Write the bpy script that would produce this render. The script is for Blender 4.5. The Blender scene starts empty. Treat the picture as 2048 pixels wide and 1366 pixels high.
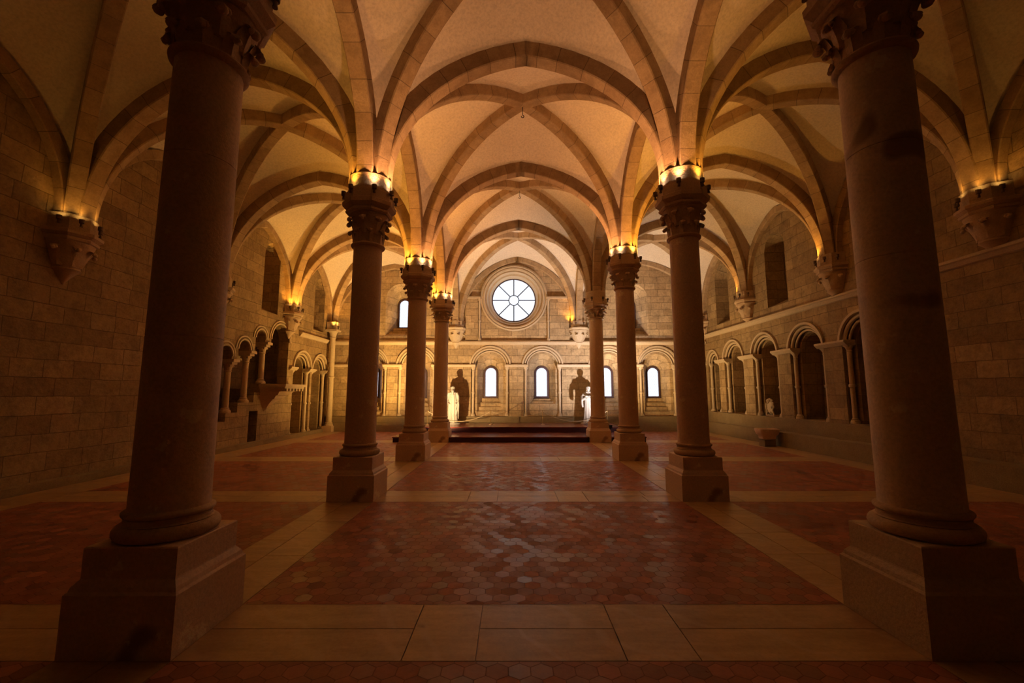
import bpy, bmesh, math, random
from mathutils import Vector, Matrix, noise
from mathutils.geometry import tessellate_polygon
PI = math.pi
sc = bpy.context.scene
COL = sc.collection
R = random.Random(7)

# ------------------------------------------------------------------ materials
def new_mat(name):
    m = bpy.data.materials.new(name); m.use_nodes = True
    nt = m.node_tree
    for n in list(nt.nodes): nt.nodes.remove(n)
    out = nt.nodes.new('ShaderNodeOutputMaterial')
    b = nt.nodes.new('ShaderNodeBsdfPrincipled')
    nt.links.new(b.outputs[0], out.inputs[0])
    return m, nt, b

class NT:
    def __init__(s, nt): s.nt = nt
    def n(s, t, **kw):
        x = s.nt.nodes.new(t)
        for k, v in kw.items():
            if k.startswith('i_'):
                x.inputs[k[2:].replace('_', ' ')].default_value = v
            else: setattr(x, k, v)
        return x
    def l(s, a, b): s.nt.links.new(a, b)
    def noise(s, vec, scale, detail=4, rough=.6):
        x = s.n('ShaderNodeTexNoise'); x.inputs['Scale'].default_value = scale
        x.inputs['Detail'].default_value = detail; x.inputs['Roughness'].default_value = rough
        if vec is not None: s.l(vec, x.inputs['Vector'])
        return x.outputs['Fac']
    def ramp(s, fac, stops):
        x = s.n('ShaderNodeValToRGB'); e = x.color_ramp.elements
        while len(e) < len(stops): e.new(.5)
        for i, (p, c) in enumerate(stops):
            e[i].position = p; e[i].color = (c[0], c[1], c[2], 1)
        s.l(fac, x.inputs[0]); return x.outputs[0]
    def mix(s, fac, a, b, mode='MIX'):
        x = s.n('ShaderNodeMix', data_type='RGBA', blend_type=mode)
        for v, i in ((fac, 0), (a, 6), (b, 7)):
            if hasattr(v, 'default_value') or hasattr(v, 'links'): s.l(v, x.inputs[i])
            else: x.inputs[i].default_value = v if i == 0 else (v[0], v[1], v[2], 1)
        return x.outputs[2]
    def math(s, op, a, b=None, c=None):
        x = s.n('ShaderNodeMath', operation=op)
        for i, v in enumerate((a, b, c)):
            if v is None: continue
            if hasattr(v, 'links'): s.l(v, x.inputs[i])
            else: x.inputs[i].default_value = v
        return x.outputs[0]
    def vm(s, op, a, b=None, scale=None):
        x = s.n('ShaderNodeVectorMath', operation=op)
        for i, v in enumerate((a, b)):
            if v is None: continue
            if hasattr(v, 'links'): s.l(v, x.inputs[i])
            else: x.inputs[i].default_value = v
        if scale is not None: x.inputs['Scale'].default_value = scale
        return x
    def bump(s, h, dist, strength, bsdf, prev=None):
        x = s.n('ShaderNodeBump'); x.inputs['Strength'].default_value = strength
        x.inputs['Distance'].default_value = dist
        s.l(h, x.inputs['Height'])
        if prev is not None: s.l(prev, x.inputs['Normal'])
        s.l(x.outputs[0], bsdf.inputs['Normal']); return x.outputs[0]

def mat_ashlar(name, c1, c2, mortar, bw=.62, rh=.31, rough=.5):
    m, nt, b = new_mat(name); t = NT(nt)
    uv = t.n('ShaderNodeUVMap').outputs[0]
    co = t.n('ShaderNodeTexCoord').outputs['Object']
    wob = t.n('ShaderNodeTexNoise'); wob.inputs['Scale'].default_value = 2.1; t.l(uv, wob.inputs['Vector'])
    d = t.vm('SUBTRACT', wob.outputs['Color'], (.5, .5, .5))
    d2 = t.vm('SCALE', d.outputs[0], scale=.045)
    v = t.vm('ADD', uv, d2.outputs[0]).outputs[0]
    br = t.n('ShaderNodeTexBrick'); t.l(v, br.inputs['Vector'])
    br.inputs['Scale'].default_value = 1; br.inputs['Brick Width'].default_value = bw
    br.inputs['Row Height'].default_value = rh; br.inputs['Mortar Size'].default_value = .007
    br.inputs['Mortar Smooth'].default_value = .35; br.inputs['Bias'].default_value = 0
    br.offset = .43; br.squash = .8; br.squash_frequency = 3
    br.inputs['Color1'].default_value = (*c1, 1); br.inputs['Color2'].default_value = (*c2, 1)
    br.inputs['Mortar'].default_value = (*mortar, 1)
    big = t.noise(co, .7, 3, .65); fine = t.noise(co, 14, 4, .75); mid = t.noise(co, 3.2, 3, .7)
    c = t.mix(t.math('MULTIPLY', t.ramp(big, [(.35, (0, 0, 0)), (.62, (1, 1, 1))]), .55), br.outputs['Color'],
              tuple(x * .52 for x in c1))
    c = t.mix(.5, c, t.ramp(mid, [(.3, (.45, .42, .38)), (.55, (1, 1, 1)), (.8, (1.0, .93, .8))]), 'MULTIPLY')
    c = t.mix(.55, c, t.ramp(fine, [(.3, (.45, .45, .45)), (.6, (1, 1, 1))]), 'MULTIPLY')
    t.l(c, b.inputs['Base Color']); b.inputs['Roughness'].default_value = .85
    h = t.math('ADD', t.math('MULTIPLY', br.outputs['Fac'], -1.2), t.math('MULTIPLY', fine, rough * 1.2))
    h = t.math('ADD', h, t.math('MULTIPLY', mid, rough * 1.6))
    t.bump(h, .03, .95, b)
    return m

def mat_stone(name, c1, c2, scale=3, bumpd=.006, rough=.75, spots=0., spot_col=(.12, .05, .03), fine_s=40):
    m, nt, b = new_mat(name); t = NT(nt)
    co = t.n('ShaderNodeTexCoord').outputs['Object']
    n1 = t.noise(co, scale, 4, .65); n2 = t.noise(co, fine_s, 3, .7); n3 = t.noise(co, scale * .45, 2, .5)
    c = t.mix(n1, c1, c2)
    c = t.mix(.45, c, t.ramp(n2, [(.3, (.55, .55, .55)), (.6, (1, 1, 1))]), 'MULTIPLY')
    if spots:
        f = t.ramp(n3, [(.62 - spots * .1, (0, 0, 0)), (.64 - spots * .1, (1, 1, 1))])
        c = t.mix(t.math('MULTIPLY', f, .7), c, spot_col)
        n4 = t.noise(co, scale * 1.7, 5, .6)
        f = t.ramp(n4, [(.64, (0, 0, 0)), (.67, (1, 1, 1))])
        c = t.mix(t.math('MULTIPLY', f, .5), c, tuple(min(1, x * 1.5) for x in c2))
    t.l(c, b.inputs['Base Color']); b.inputs['Roughness'].default_value = rough
    t.bump(t.math('ADD', n2, t.math('MULTIPLY', n1, 2.)), bumpd, .7, b)
    return m

def mat_rib(name, c1, c2, block=.42):
    m, nt, b = new_mat(name); t = NT(nt)
    uv = t.n('ShaderNodeUVMap').outputs[0]
    co = t.n('ShaderNodeTexCoord').outputs['Object']
    sx = t.n('ShaderNodeSeparateXYZ'); t.l(uv, sx.inputs[0])
    nv = t.n('ShaderNodeTexNoise', noise_dimensions='1D'); nv.inputs['Scale'].default_value = .9
    t.l(sx.outputs[0], nv.inputs['W'])
    u = t.math('DIVIDE', t.math('ADD', sx.outputs[0], t.math('MULTIPLY', nv.outputs['Fac'], .35)), block)
    fr = t.math('FRACT', u); fl = t.math('FLOOR', u)
    wn = t.n('ShaderNodeTexWhiteNoise', noise_dimensions='1D'); t.l(fl, wn.inputs['W'])
    joint = t.math('LESS_THAN', fr, .022)
    n1 = t.noise(co, 5, 3, .7); n2 = t.noise(co, 38, 3, .75)
    c = t.mix(wn.outputs[0], c1, c2)
    c = t.mix(.5, c, t.ramp(n1, [(.3, (.5, .47, .42)), (.6, (1, 1, 1))]), 'MULTIPLY')
    c = t.mix(.4, c, t.ramp(n2, [(.3, (.5, .5, .5)), (.6, (1, 1, 1))]), 'MULTIPLY')
    c = t.mix(t.math('MULTIPLY', joint, .75), c, tuple(x * .25 for x in c1))
    t.l(c, b.inputs['Base Color']); b.inputs['Roughness'].default_value = .85
    h = t.math('ADD', t.math('MULTIPLY', joint, -1.5), t.math('ADD', t.math('MULTIPLY', n2, .5), n1))
    t.bump(h, .008, .8, b)
    return m

def mat_hex(name):
    m, nt, b = new_mat(name); t = NT(nt)
    co = t.n('ShaderNodeTexCoord').outputs['Object']
    p = t.vm('MULTIPLY', t.vm('ADD', co, (26, 26, 0)).outputs[0], (1 / .13, 1 / .13, 0)).outputs[0]
    r3 = math.sqrt(3)
    def cell(off):
        q = t.vm('ADD', p, off).outputs[0] if off else p
        md = t.vm('MODULO', q, (1, r3, 1)).outputs[0]
        return t.vm('SUBTRACT', md, (.5, r3 / 2, 0)).outputs[0]
    a = cell(None); c2 = cell((.5, r3 / 2, 0))
    la = t.vm('LENGTH', a).outputs['Value']; lb = t.vm('LENGTH', c2).outputs['Value']
    pick = t.math('LESS_THAN', la, lb)
    g = t.mix(pick, c2, a)
    idv = t.vm('SUBTRACT', p, g).outputs[0]
    idv = t.vm('SNAP', t.vm('ADD', idv, (.1, .1, 0)).outputs[0], (.25, .25, 1)).outputs[0]
    wn = t.n('ShaderNodeTexWhiteNoise', noise_dimensions='3D'); t.l(idv, wn.inputs['Vector'])
    ab = t.vm('ABSOLUTE', g).outputs[0]
    sp = t.n('ShaderNodeSeparateXYZ'); t.l(ab, sp.inputs[0])
    d = t.math('MAXIMUM', sp.outputs[0], t.math('ADD', t.math('MULTIPLY', sp.outputs[0], .5), t.math('MULTIPLY', sp.outputs[1], r3 / 2)))
    edge = t.math('GREATER_THAN', d, .478)
    n1 = t.noise(co, 1.1, 3, .6); n2 = t.noise(co, 25, 3, .7); n3 = t.noise(co, 6, 3, .6)
    c = t.ramp(wn.outputs[0], [(0, (.22, .070, .034)), (.3, (.36, .115, .058)), (.6, (.29, .100, .052)), (.85, (.50, .20, .13)), (1, (.27, .12, .075))])
    c = t.mix(.55, c, t.ramp(n1, [(.3, (.75, .6, .55)), (.65, (1.1, 1.05, 1.0))]), 'MULTIPLY')
    c = t.mix(.4, c, t.ramp(n2, [(.3, (.6, .6, .6)), (.6, (1, 1, 1))]), 'MULTIPLY')
    c = t.mix(t.math('MULTIPLY', edge, .5), c, (.10, .045, .03))
    t.l(c, b.inputs['Base Color'])
    rg = t.math('ADD', t.math('MULTIPLY', n3, .16), t.math('MULTIPLY', wn.outputs[0], .40))
    rg = t.math('ADD', rg, .22)
    t.l(t.math('MAXIMUM', rg, t.math('MULTIPLY', edge, .8)), b.inputs['Roughness'])
    wn2 = t.n('ShaderNodeTexWhiteNoise', noise_dimensions='3D'); t.l(idv, wn2.inputs['Vector'])
    tl = t.vm('SUBTRACT', wn2.outputs['Color'], (.5, .5, .5)).outputs[0]
    tilt = t.vm('DOT_PRODUCT', tl, g).outputs['Value']
    h = t.math('ADD', t.math('MULTIPLY', edge, -.25), t.math('MULTIPLY', tilt, .8))
    h = t.math('ADD', h, t.math('ADD', t.math('MULTIPLY', n2, .15), t.math('MULTIPLY', n3, .25)))
    t.bump(h, .009, .75, b)
    return m

def mat_slab(name):
    m, nt, b = new_mat(name); t = NT(nt)
    co = t.n('ShaderNodeTexCoord').outputs['Object']
    at = t.n('ShaderNodeAttribute', attribute_name='rnd').outputs['Fac']
    off = t.n('ShaderNodeCombineXYZ'); t.l(t.math('MULTIPLY', at, 37.), off.inputs[0]); t.l(t.math('MULTIPLY', at, 19.), off.inputs[1])
    p = t.vm('ADD', co, off.outputs[0]).outputs[0]
    st = t.vm('MULTIPLY', p, (1.0, 5, 1)).outputs[0]
    n1 = t.noise(p, 1.6, 3, .6); n2 = t.noise(co, 30, 3, .7); n3 = t.noise(st, 2.0, 3, .6)
    c = t.ramp(at, [(0, (.52, .35, .17)), (.5, (.60, .42, .21)), (1, (.54, .38, .22))])
    c = t.mix(.6, c, t.ramp(n1, [(.3, (.65, .6, .52)), (.65, (1.05, 1, 1))]), 'MULTIPLY')
    c = t.mix(.4, c, t.ramp(n2, [(.3, (.6, .6, .6)), (.6, (1, 1, 1))]), 'MULTIPLY')
    c = t.mix(.5, c, t.ramp(n3, [(.4, (.72, .68, .6)), (.6, (1.05, 1.03, 1))]), 'MULTIPLY')
    wv = t.n('ShaderNodeTexWave', bands_direction='DIAGONAL'); wv.inputs['Scale'].default_value = .9
    wv.inputs['Distortion'].default_value = 6; wv.inputs['Detail'].default_value = 3; t.l(p, wv.inputs['Vector'])
    vein = t.ramp(wv.outputs['Fac'], [(.955, (0, 0, 0)), (1, (1, 1, 1))])
    c = t.mix(t.math('MULTIPLY', vein, .3), c, (.6, .45, .3))
    t.l(c, b.inputs['Base Color'])
    t.l(t.math('ADD', t.math('MULTIPLY', n1, .35), .22), b.inputs['Roughness'])
    t.bump(t.math('ADD', t.math('MULTIPLY', n2, .3), n1), .006, .6, b)
    return m

def mat_plain(name, col, rough=.6, metal=0., emit=None, strength=0.):
    m, nt, b = new_mat(name); t = NT(nt)
    co = t.n('ShaderNodeTexCoord').outputs['Object']
    n = t.noise(co, 9, 4, .6)
    c = t.mix(n, tuple(x * .8 for x in col), tuple(min(1, x * 1.15) for x in col))
    t.l(c, b.inputs['Base Color']); b.inputs['Roughness'].default_value = rough; b.inputs['Metallic'].default_value = metal
    if emit:
        b.inputs['Emission Color'].default_value = (*emit, 1); b.inputs['Emission Strength'].default_value = strength
    return m

def mat_glass_lit(name, strength, lattice):
    m, nt, b = new_mat(name); t = NT(nt)
    uv = t.n('ShaderNodeUVMap').outputs[0]
    b.inputs['Base Color'].default_value = (.06, .07, .08, 1); b.inputs['Roughness'].default_value = .25
    if lattice:
        sx = t.n('ShaderNodeSeparateXYZ'); t.l(uv, sx.inputs[0])
        a = t.math('FRACT', t.math('MULTIPLY', t.math('ADD', sx.outputs[0], t.math('MULTIPLY', sx.outputs[1], .6)), 11))
        c = t.math('FRACT', t.math('MULTIPLY', t.math('SUBTRACT', sx.outputs[0], t.math('MULTIPLY', sx.outputs[1], .6)), 11))
        ln = t.math('MAXIMUM', t.math('LESS_THAN', a, .10), t.math('LESS_THAN', c, .10))
        e = t.mix(ln, (.80, .88, 1.0), (.50, .58, .78))
        t.l(e, b.inputs['Emission Color'])
    else:
        co = t.n('ShaderNodeTexCoord').outputs['Object']
        e = t.mix(t.noise(co, 1.5, 2, .4), (.80, .87, 1.0), (.86, .91, 1.0))
        t.l(e, b.inputs['Emission Color'])
    b.inputs['Emission Strength'].default_value = strength
    return m

M = {}
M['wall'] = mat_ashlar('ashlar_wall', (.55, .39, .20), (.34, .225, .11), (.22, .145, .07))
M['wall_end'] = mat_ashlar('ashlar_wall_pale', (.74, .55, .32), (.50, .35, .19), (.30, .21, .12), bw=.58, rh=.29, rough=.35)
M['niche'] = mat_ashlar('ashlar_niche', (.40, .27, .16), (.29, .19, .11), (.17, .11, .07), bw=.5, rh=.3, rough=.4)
M['bench'] = mat_stone('mossy_bench_stone', (.22, .165, .085), (.38, .28, .15), 4, .02, .9)
M['plaster'] = mat_stone('vault_plaster', (.78, .67, .54), (.88, .79, .67), 1.6, .004, .9, fine_s=22)
M['rib'] = mat_rib('rib_voussoirs', (.46, .31, .17), (.58, .42, .25))
M['shaft'] = mat_stone('column_shaft_stone', (.70, .50, .36), (.82, .64, .48), 2.3, .006, .6, -.3, (.2, .09, .05))
M['shaft_pale'] = mat_stone('column_shaft_pale', (.74, .60, .46), (.84, .70, .56), 2.3, .004, .6, .15, (.25, .15, .1))
M['carve'] = mat_stone('carved_stone', (.52, .37, .23), (.68, .50, .33), 6, .008, .75)
M['trim'] = mat_stone('dressed_stone', (.56, .44, .29), (.68, .55, .38), 5, .006, .75)
M['drum'] = mat_stone('tooled_drum_stone', (.50, .35, .21), (.62, .46, .30), 9, .014, .8)
M['hex'] = mat_hex('hexagonal_terracotta')
M['slab'] = mat_slab('limestone_slab')
M['mortar'] = mat_plain('floor_joint', (.10, .06, .035), .95)
M['statue'] = mat_stone('white_statue_stone', (.36, .335, .30), (.46, .435, .40), 5, .004, .55)
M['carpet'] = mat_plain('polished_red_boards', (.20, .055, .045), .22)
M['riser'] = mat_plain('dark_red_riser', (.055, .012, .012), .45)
M['metal'] = mat_plain('dark_iron', (.05, .045, .05), .45, .8)
M['brass'] = mat_plain('tarnished_brass', (.45, .30, .12), .35, .9)
M['rope'] = mat_plain('cord', (.62, .50, .32), .8)
M['frame'] = mat_plain('window_iron', (.10, .06, .07), .5, .3)
M['glass'] = mat_glass_lit('leaded_glass_daylight', 1.1, True)
M['glass2'] = mat_glass_lit('clear_glass_daylight', 1.0, False)
M['fixture'] = mat_plain('fixture_bronze', (.16, .10, .06), .5, .3)
M['lens_y'] = mat_plain('lens_yellow', (.8, .6, .3), .4, 0, (1, .62, .18), 30)
M['lens_w'] = mat_plain('lens_peach', (.8, .7, .6), .4, 0, (1, .75, .55), 45)
M['lens_off'] = mat_plain('lens_unlit', (.25, .22, .18), .3)
M['lens_c'] = mat_plain('lens_cool', (.8, .8, .8), .4, 0, (.9, .92, 1), 30)
M['wood'] = mat_plain('dark_door_wood', (.035, .022, .016), .6)

# ------------------------------------------------------------------ mesh builder
class MB:
    def __init__(s): s.v = []; s.f = []; s.uv = []; s.at = []
    def add(s, vs, fs, uvs=None, at=0.):
        o = len(s.v); s.v += [tuple(p) for p in vs]
        for i, f in enumerate(fs):
            s.f.append([o + k for k in f]); s.uv.append(uvs[i] if uvs else None); s.at.append(at)
        return s
    def box(s, x0, x1, y0, y1, z0, z1, at=0.):
        v = [(x, y, z) for z in (z0, z1) for y in (y0, y1) for x in (x0, x1)]
        return s.add(v, [(0, 2, 3, 1), (4, 5, 7, 6), (0, 1, 5, 4), (2, 6, 7, 3), (0, 4, 6, 2), (1, 3, 7, 5)], at=at)
    def rings(s, rings, closed=True, cap=(False, False)):
        n = len(rings[0]); o = len(s.v)
        for r in rings: s.v += [tuple(p) for p in r]
        m = n if closed else n - 1
        for i in range(len(rings) - 1):
            for j in range(m):
                k = (j + 1) % n
                s.f.append([o + i * n + j, o + i * n + k, o + (i + 1) * n + k, o + (i + 1) * n + j]); s.uv.append(None); s.at.append(0)
        if cap[0]: s.f.append([o + j for j in range(n)][::-1]); s.uv.append(None); s.at.append(0)
        if cap[1]: s.f.append([o + (len(rings) - 1) * n + j for j in range(n)]); s.uv.append(None); s.at.append(0)
        return s
    def lathe(s, prof, c=(0, 0, 0), seg=32, a0=0, a1=2 * PI, axis='z', cap=(True, True), jit=0):
        full = abs(a1 - a0 - 2 * PI) < 1e-6
        rs = []
        for (r, h) in prof:
            ring = []
            for j in range(seg if full else seg + 1):
                a = a0 + (a1 - a0) * j / seg
                if axis == 'z': ring.append((c[0] + r * math.cos(a), c[1] + r * math.sin(a), c[2] + h))
                elif axis == 'y': ring.append((c[0] + r * math.cos(a), c[1] + h, c[2] + r * math.sin(a)))
                else: ring.append((c[0] + h, c[1] + r * math.cos(a), c[2] + r * math.sin(a)))
            rs.append(ring)
        return s.rings(rs, full, cap)
    def sweep(s, path, prof, side=None, closed_prof=True, u0=0., cap=True, flat_end=False):
        """path points; prof (a: along side, b: along normal)"""
        n = len(path); L = 0; rows = []; ul = []
        for i, p in enumerate(path):
            t = (path[min(i + 1, n - 1)] - path[max(i - 1, 0)]).normalized()
            if flat_end and i == n - 1: t = Vector((t.x, t.y, 0)).normalized()
            sd = side if side is not None else t.cross(Vector((0, 0, 1))).normalized()
            nm = sd.cross(t).normalized()
            rows.append([p + sd * a + nm * b for a, b in prof])
            if i: L += (p - path[i - 1]).length
            ul.append(u0 + L)
        m = len(prof); o = len(s.v)
        for r in rows: s.v += [tuple(p) for p in r]
        vl = [0]
        for j in range(1, m + 1):
            a, b = prof[j % m], prof[j - 1]; vl.append(vl[-1] + math.hypot(a[0] - b[0], a[1] - b[1]))
        mm = m if closed_prof else m - 1
        for i in range(n - 1):
            for j in range(mm):
                k = (j + 1) % m
                s.f.append([o + i * m + j, o + i * m + k, o + (i + 1) * m + k, o + (i + 1) * m + j])
                s.uv.append([(ul[i], vl[j]), (ul[i], vl[j + 1]), (ul[i + 1], vl[j + 1]), (ul[i + 1], vl[j])]); s.at.append(0)
        if cap:
            for e, rv in ((0, True), (n - 1, False)):
                f = [o + e * m + j for j in range(m)]
                s.f.append(f[::-1] if rv else f); s.uv.append(None); s.at.append(0)
        return s
    def tube(s, pts, rad, seg=8):
        pts = [Vector(p) for p in pts]; rs = []
        if not isinstance(rad, (list, tuple)): rad = [rad] * len(pts)
        prev = None
        for i, p in enumerate(pts):
            t = (pts[min(i + 1, len(pts) - 1)] - pts[max(i - 1, 0)]).normalized()
            a = prev if prev is not None else (Vector((0, 0, 1)) if abs(t.z) < .9 else Vector((1, 0, 0)))
            x = (a - t * a.dot(t)).normalized(); y = t.cross(x); prev = x
            r = rad[i]; r = r if isinstance(r, tuple) else (r, r)
            rs.append([p + x * (r[0] * math.cos(2 * PI * j / seg)) + y * (r[1] * math.sin(2 * PI * j / seg)) for j in range(seg)])
        return s.rings(rs, True, (True, True))
    def ball(s, c, r, seg=12, rings=8):
        r = r if isinstance(r, tuple) else (r, r, r)
        rs = []
        for i in range(rings + 1):
            a = -PI / 2 + PI * i / rings; k = max(math.cos(a), .02)
            rs.append([(c[0] + r[0] * k * math.cos(2 * PI * j / seg), c[1] + r[1] * k * math.sin(2 * PI * j / seg), c[2] + r[2] * math.sin(a)) for j in range(seg)])
        return s.rings(rs, True, (True, True))
    def xf(s, fn):
        s.v = [tuple(fn(Vector(p))) for p in s.v]; return s
    def mesh(s, name, mat, smooth=35, merge=True):
        me = bpy.data.meshes.new(name); me.from_pydata(s.v, [], s.f)
        uvl = me.uv_layers.new(name='UVMap')
        at = me.attributes.new('rnd', 'FLOAT', 'FACE')
        for i, p in enumerate(me.polygons):
            at.data[i].value = s.at[i]
            u = s.uv[i]
            if u is None:
                nx, ny, nz = (abs(c) for c in p.normal)
                u = []
                for vi in p.vertices:
                    x, y, z = s.v[vi]
                    u.append((x, y) if nz > nx and nz > ny else ((y, z) if nx > ny else (x, z)))
            for k, li in enumerate(p.loop_indices): uvl.data[li].uv = u[k]
        bm = bmesh.new(); bm.from_mesh(me)
        if merge: bmesh.ops.remove_doubles(bm, verts=bm.verts, dist=1e-4)
        bmesh.ops.recalc_face_normals(bm, faces=bm.faces)
        bm.to_mesh(me); bm.free()
        if smooth:
            me.shade_smooth(); me.set_sharp_from_angle(angle=math.radians(smooth))
        me.materials.append(M[mat]); return me
    def obj(s, name, mat, parent=None, smooth=35, merge=True, loc=None):
        me = s.mesh(name, mat, smooth, merge)
        o = bpy.data.objects.new(name, me); COL.objects.link(o)
        if parent is not None: o.parent = parent
        if loc: o.location = loc
        return o

def empty(name, loc=(0, 0, 0), rz=0):
    o = bpy.data.objects.new(name, None); COL.objects.link(o); o.location = loc; o.rotation_euler.z = rz
    o.empty_display_size = .1; return o
def tag(o, label=None, cat=None, group=None, kind=None):
    if label: o['label'] = label
    if cat: o['category'] = cat
    if group: o['group'] = group
    if kind: o['kind'] = kind
    return o

# ------------------------------------------------------------------ layout (metres)
LX, RX, EY, NY = -8.1, 8.1, 18.45, -2.7
CX = 2.65
ROW = [3.155, 6.975, 10.795, 14.615]
#        neck  lamp-top  spring
COLS = {('L', 0): (4.15, 4.98, 5.20), ('R', 0): (4.19, 5.05, 5.28),
        ('L', 1): (4.00, 4.95, 5.20), ('R', 1): (4.15, 5.06, 5.32),
        ('L', 2): (3.94, 4.77, 5.00), ('R', 2): (4.22, 5.07, 5.30),
        ('L', 3): (4.00, 4.75, 4.98), ('R', 3): (4.10, 4.83, 5.06)}
YS = [NY] + ROW + [EY]
def spring(side, i):           # side: WL, L, R, WR ; i index in YS
    if side == 'WL': return 4.55 if i == 5 else 4.70
    if side == 'WR': return 4.95 if i == 5 else 5.15
    if i == 5: return 4.70
    if i == 0: return 5.2
    return COLS[(side, i - 1)][2]
WY = {('WL', 2): 7.35, ('WL', 3): 11.15, ('WL', 4): 15.0, ('WR', 2): 7.15, ('WR', 4): 14.9}
def PY(s, i): return WY.get((s, i), YS[i])
XS = {'WL': LX, 'L': -CX, 'R': CX, 'WR': RX}
# intrados crown heights
T_N = [7.4, 7.42, 7.44, 7.36, 7.35, 7.28]        # nave transverse at YS index
T_L = [7.25, 7.25, 7.25, 7.2, 7.15, 6.95]
T_R = [7.6, 7.6, 7.6, 7.6, 7.5, 7.15]
ARC = {'L': 7.25, 'R': 7.35}
WR_ = {'WL': [6.75, 6.75, 6.75, 6.72, 6.6], 'WR': [7.15, 7.15, 7.15, 7.12, 6.95]}
BOSS = {'N': [7.9, 7.9, 7.92, 7.84, 7.68], 'L': [7.6, 7.6, 7.55, 7.5, 7.35], 'R': [7.95, 7.95, 7.9, 7.85, 7.6]}

def farc(t, k):
    k = max(k, 1.0001); b = math.sqrt(k * k - (k - 1) ** 2)
    return math.sqrt(max(0, k * k - (k - t) ** 2)) / b
def half_arc(P0, Pm, zs, zc, r0, kmin, n=14):
    """from axis point P0 (xy) towards Pm (xy); list of 3d points"""
    d = Vector((Pm[0] - P0[0], Pm[1] - P0[1])); L = d.length; d.normalize()
    a = L - r0; H = zc - zs
    k = max(kmin, .5 * (1 + (H / a) ** 2) if H > a else 1)
    pts = []
    for i in range(n + 1):
        t = 1 - math.cos(PI / 2 * i / n)
        x = r0 + a * t
        pts.append(Vector((P0[0] + d.x * x, P0[1] + d.y * x, zs + H * farc(t, k))))
    return pts
RW, RD, RB = .27, .30, .22      # rib width, depth, back of web above intrados
KT, KD, KA = 1.22, 1.08, 1.1

ceiling_mb = MB()
def web_cell(P0, zs0, P1, zs1, Mz, C, Cz, kE, nu=14, nv=6, flat=False):
    mid = ((P0[0] + P1[0]) / 2, (P0[1] + P1[1]) / 2)
    for P, zs in ((P0, zs0), (P1, zs1)):
        E = half_arc(P, mid, zs, Mz + RB, .33 - RB, kE, nu)
        D = half_arc(P, C, zs, Cz + RB, .33 - RB, KD, nu)
        rows = []
        for i in range(nu + 1):
            row = []
            for j in range(nv + 1):
                v = j / nv; p = E[i].lerp(D[i], v)
                w = (E[i] - D[i]).length
                p.z += .05 * w * 4 * v * (1 - v)
                row.append(p)
            rows.append(row)
        ceiling_mb.rings(rows, closed=False)

ceiling_parts = []
def rib(name, P0, Pm, zs, zc, k, w=RW, d=RD, r0=.33):
    pts = half_arc(P0, Pm, zs, zc, r0, k, 20)
    pts = [pts[0] - Vector((0, 0, .02))] + pts
    c = .016
    prof = [(-w / 2, c), (-w / 2 + c, 0), (w / 2 - c, 0), (w / 2, c), (w / 2, d), (-w / 2, d)]
    h = Vector((Pm[0] - P0[0], Pm[1] - P0[1], 0)).normalized()
    side = h.cross(Vector((0, 0, 1)))
    return pts, prof, side
def rib_obj(name, halves):
    mb = MB()
    for k, (pts, prof, side) in enumerate(halves):
        mb.sweep(pts, prof, side, u0=R.random() * 5, flat_end=True)
    ceiling_parts.append((name, mb))

def mid(a, b): return ((a[0] + b[0]) / 2, (a[1] + b[1]) / 2)
sides = ['WL', 'L', 'R', 'WR']
for i in range(5):
    y0, y1 = YS[i], YS[i + 1]
    for (a, b, T, key) in (('WL', 'L', T_L, 'L'), ('L', 'R', T_N, 'N'), ('R', 'WR', T_R, 'R')):
        P = {(s, j): (XS[s], PY(s, i + j)) for s in (a, b) for j in (0, 1)}
        Z = {(s, j): spring(s, i + j) for s in (a, b) for j in (0, 1)}
        C = ((XS[a] + XS[b]) / 2, sum(p[1] for p in P.values()) / 4); Cz = BOSS[key][i]
        ez = lambda s: (WR_[s][i] if s in WR_ else ARC[s])
        web_cell(P[(a, 0)], Z[(a, 0)], P[(b, 0)], Z[(b, 0)], T[i], C, Cz, KT)
        web_cell(P[(a, 1)], Z[(a, 1)], P[(b, 1)], Z[(b, 1)], T[i + 1], C, Cz, KT)
        web_cell(P[(a, 0)], Z[(a, 0)], P[(a, 1)], Z[(a, 1)], ez(a), C, Cz, KA)
        web_cell(P[(b, 0)], Z[(b, 0)], P[(b, 1)], Z[(b, 1)], ez(b), C, Cz, KA)
        for (s, j), (s2, j2) in ((((a, 0)), ((b, 1))), (((a, 1)), ((b, 0)))):
            rib_obj('diagonal_rib', [rib('', P[(s, j)], C, Z[(s, j)], Cz, KD, w=.24), rib('', P[(s2, j2)], C, Z[(s2, j2)], Cz, KD, w=.24)])
for i in range(1, 5):
    for (a, b, T) in (('WL', 'L', T_L), ('L', 'R', T_N), ('R', 'WR', T_R)):
        Pa, Pb = (XS[a], PY(a, i)), (XS[b], PY(b, i)); m_ = mid(Pa, Pb)
        rib_obj('transverse_rib', [rib('', Pa, m_, spring(a, i), T[i], KT), rib('', Pb, m_, spring(b, i), T[i], KT)])
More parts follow.
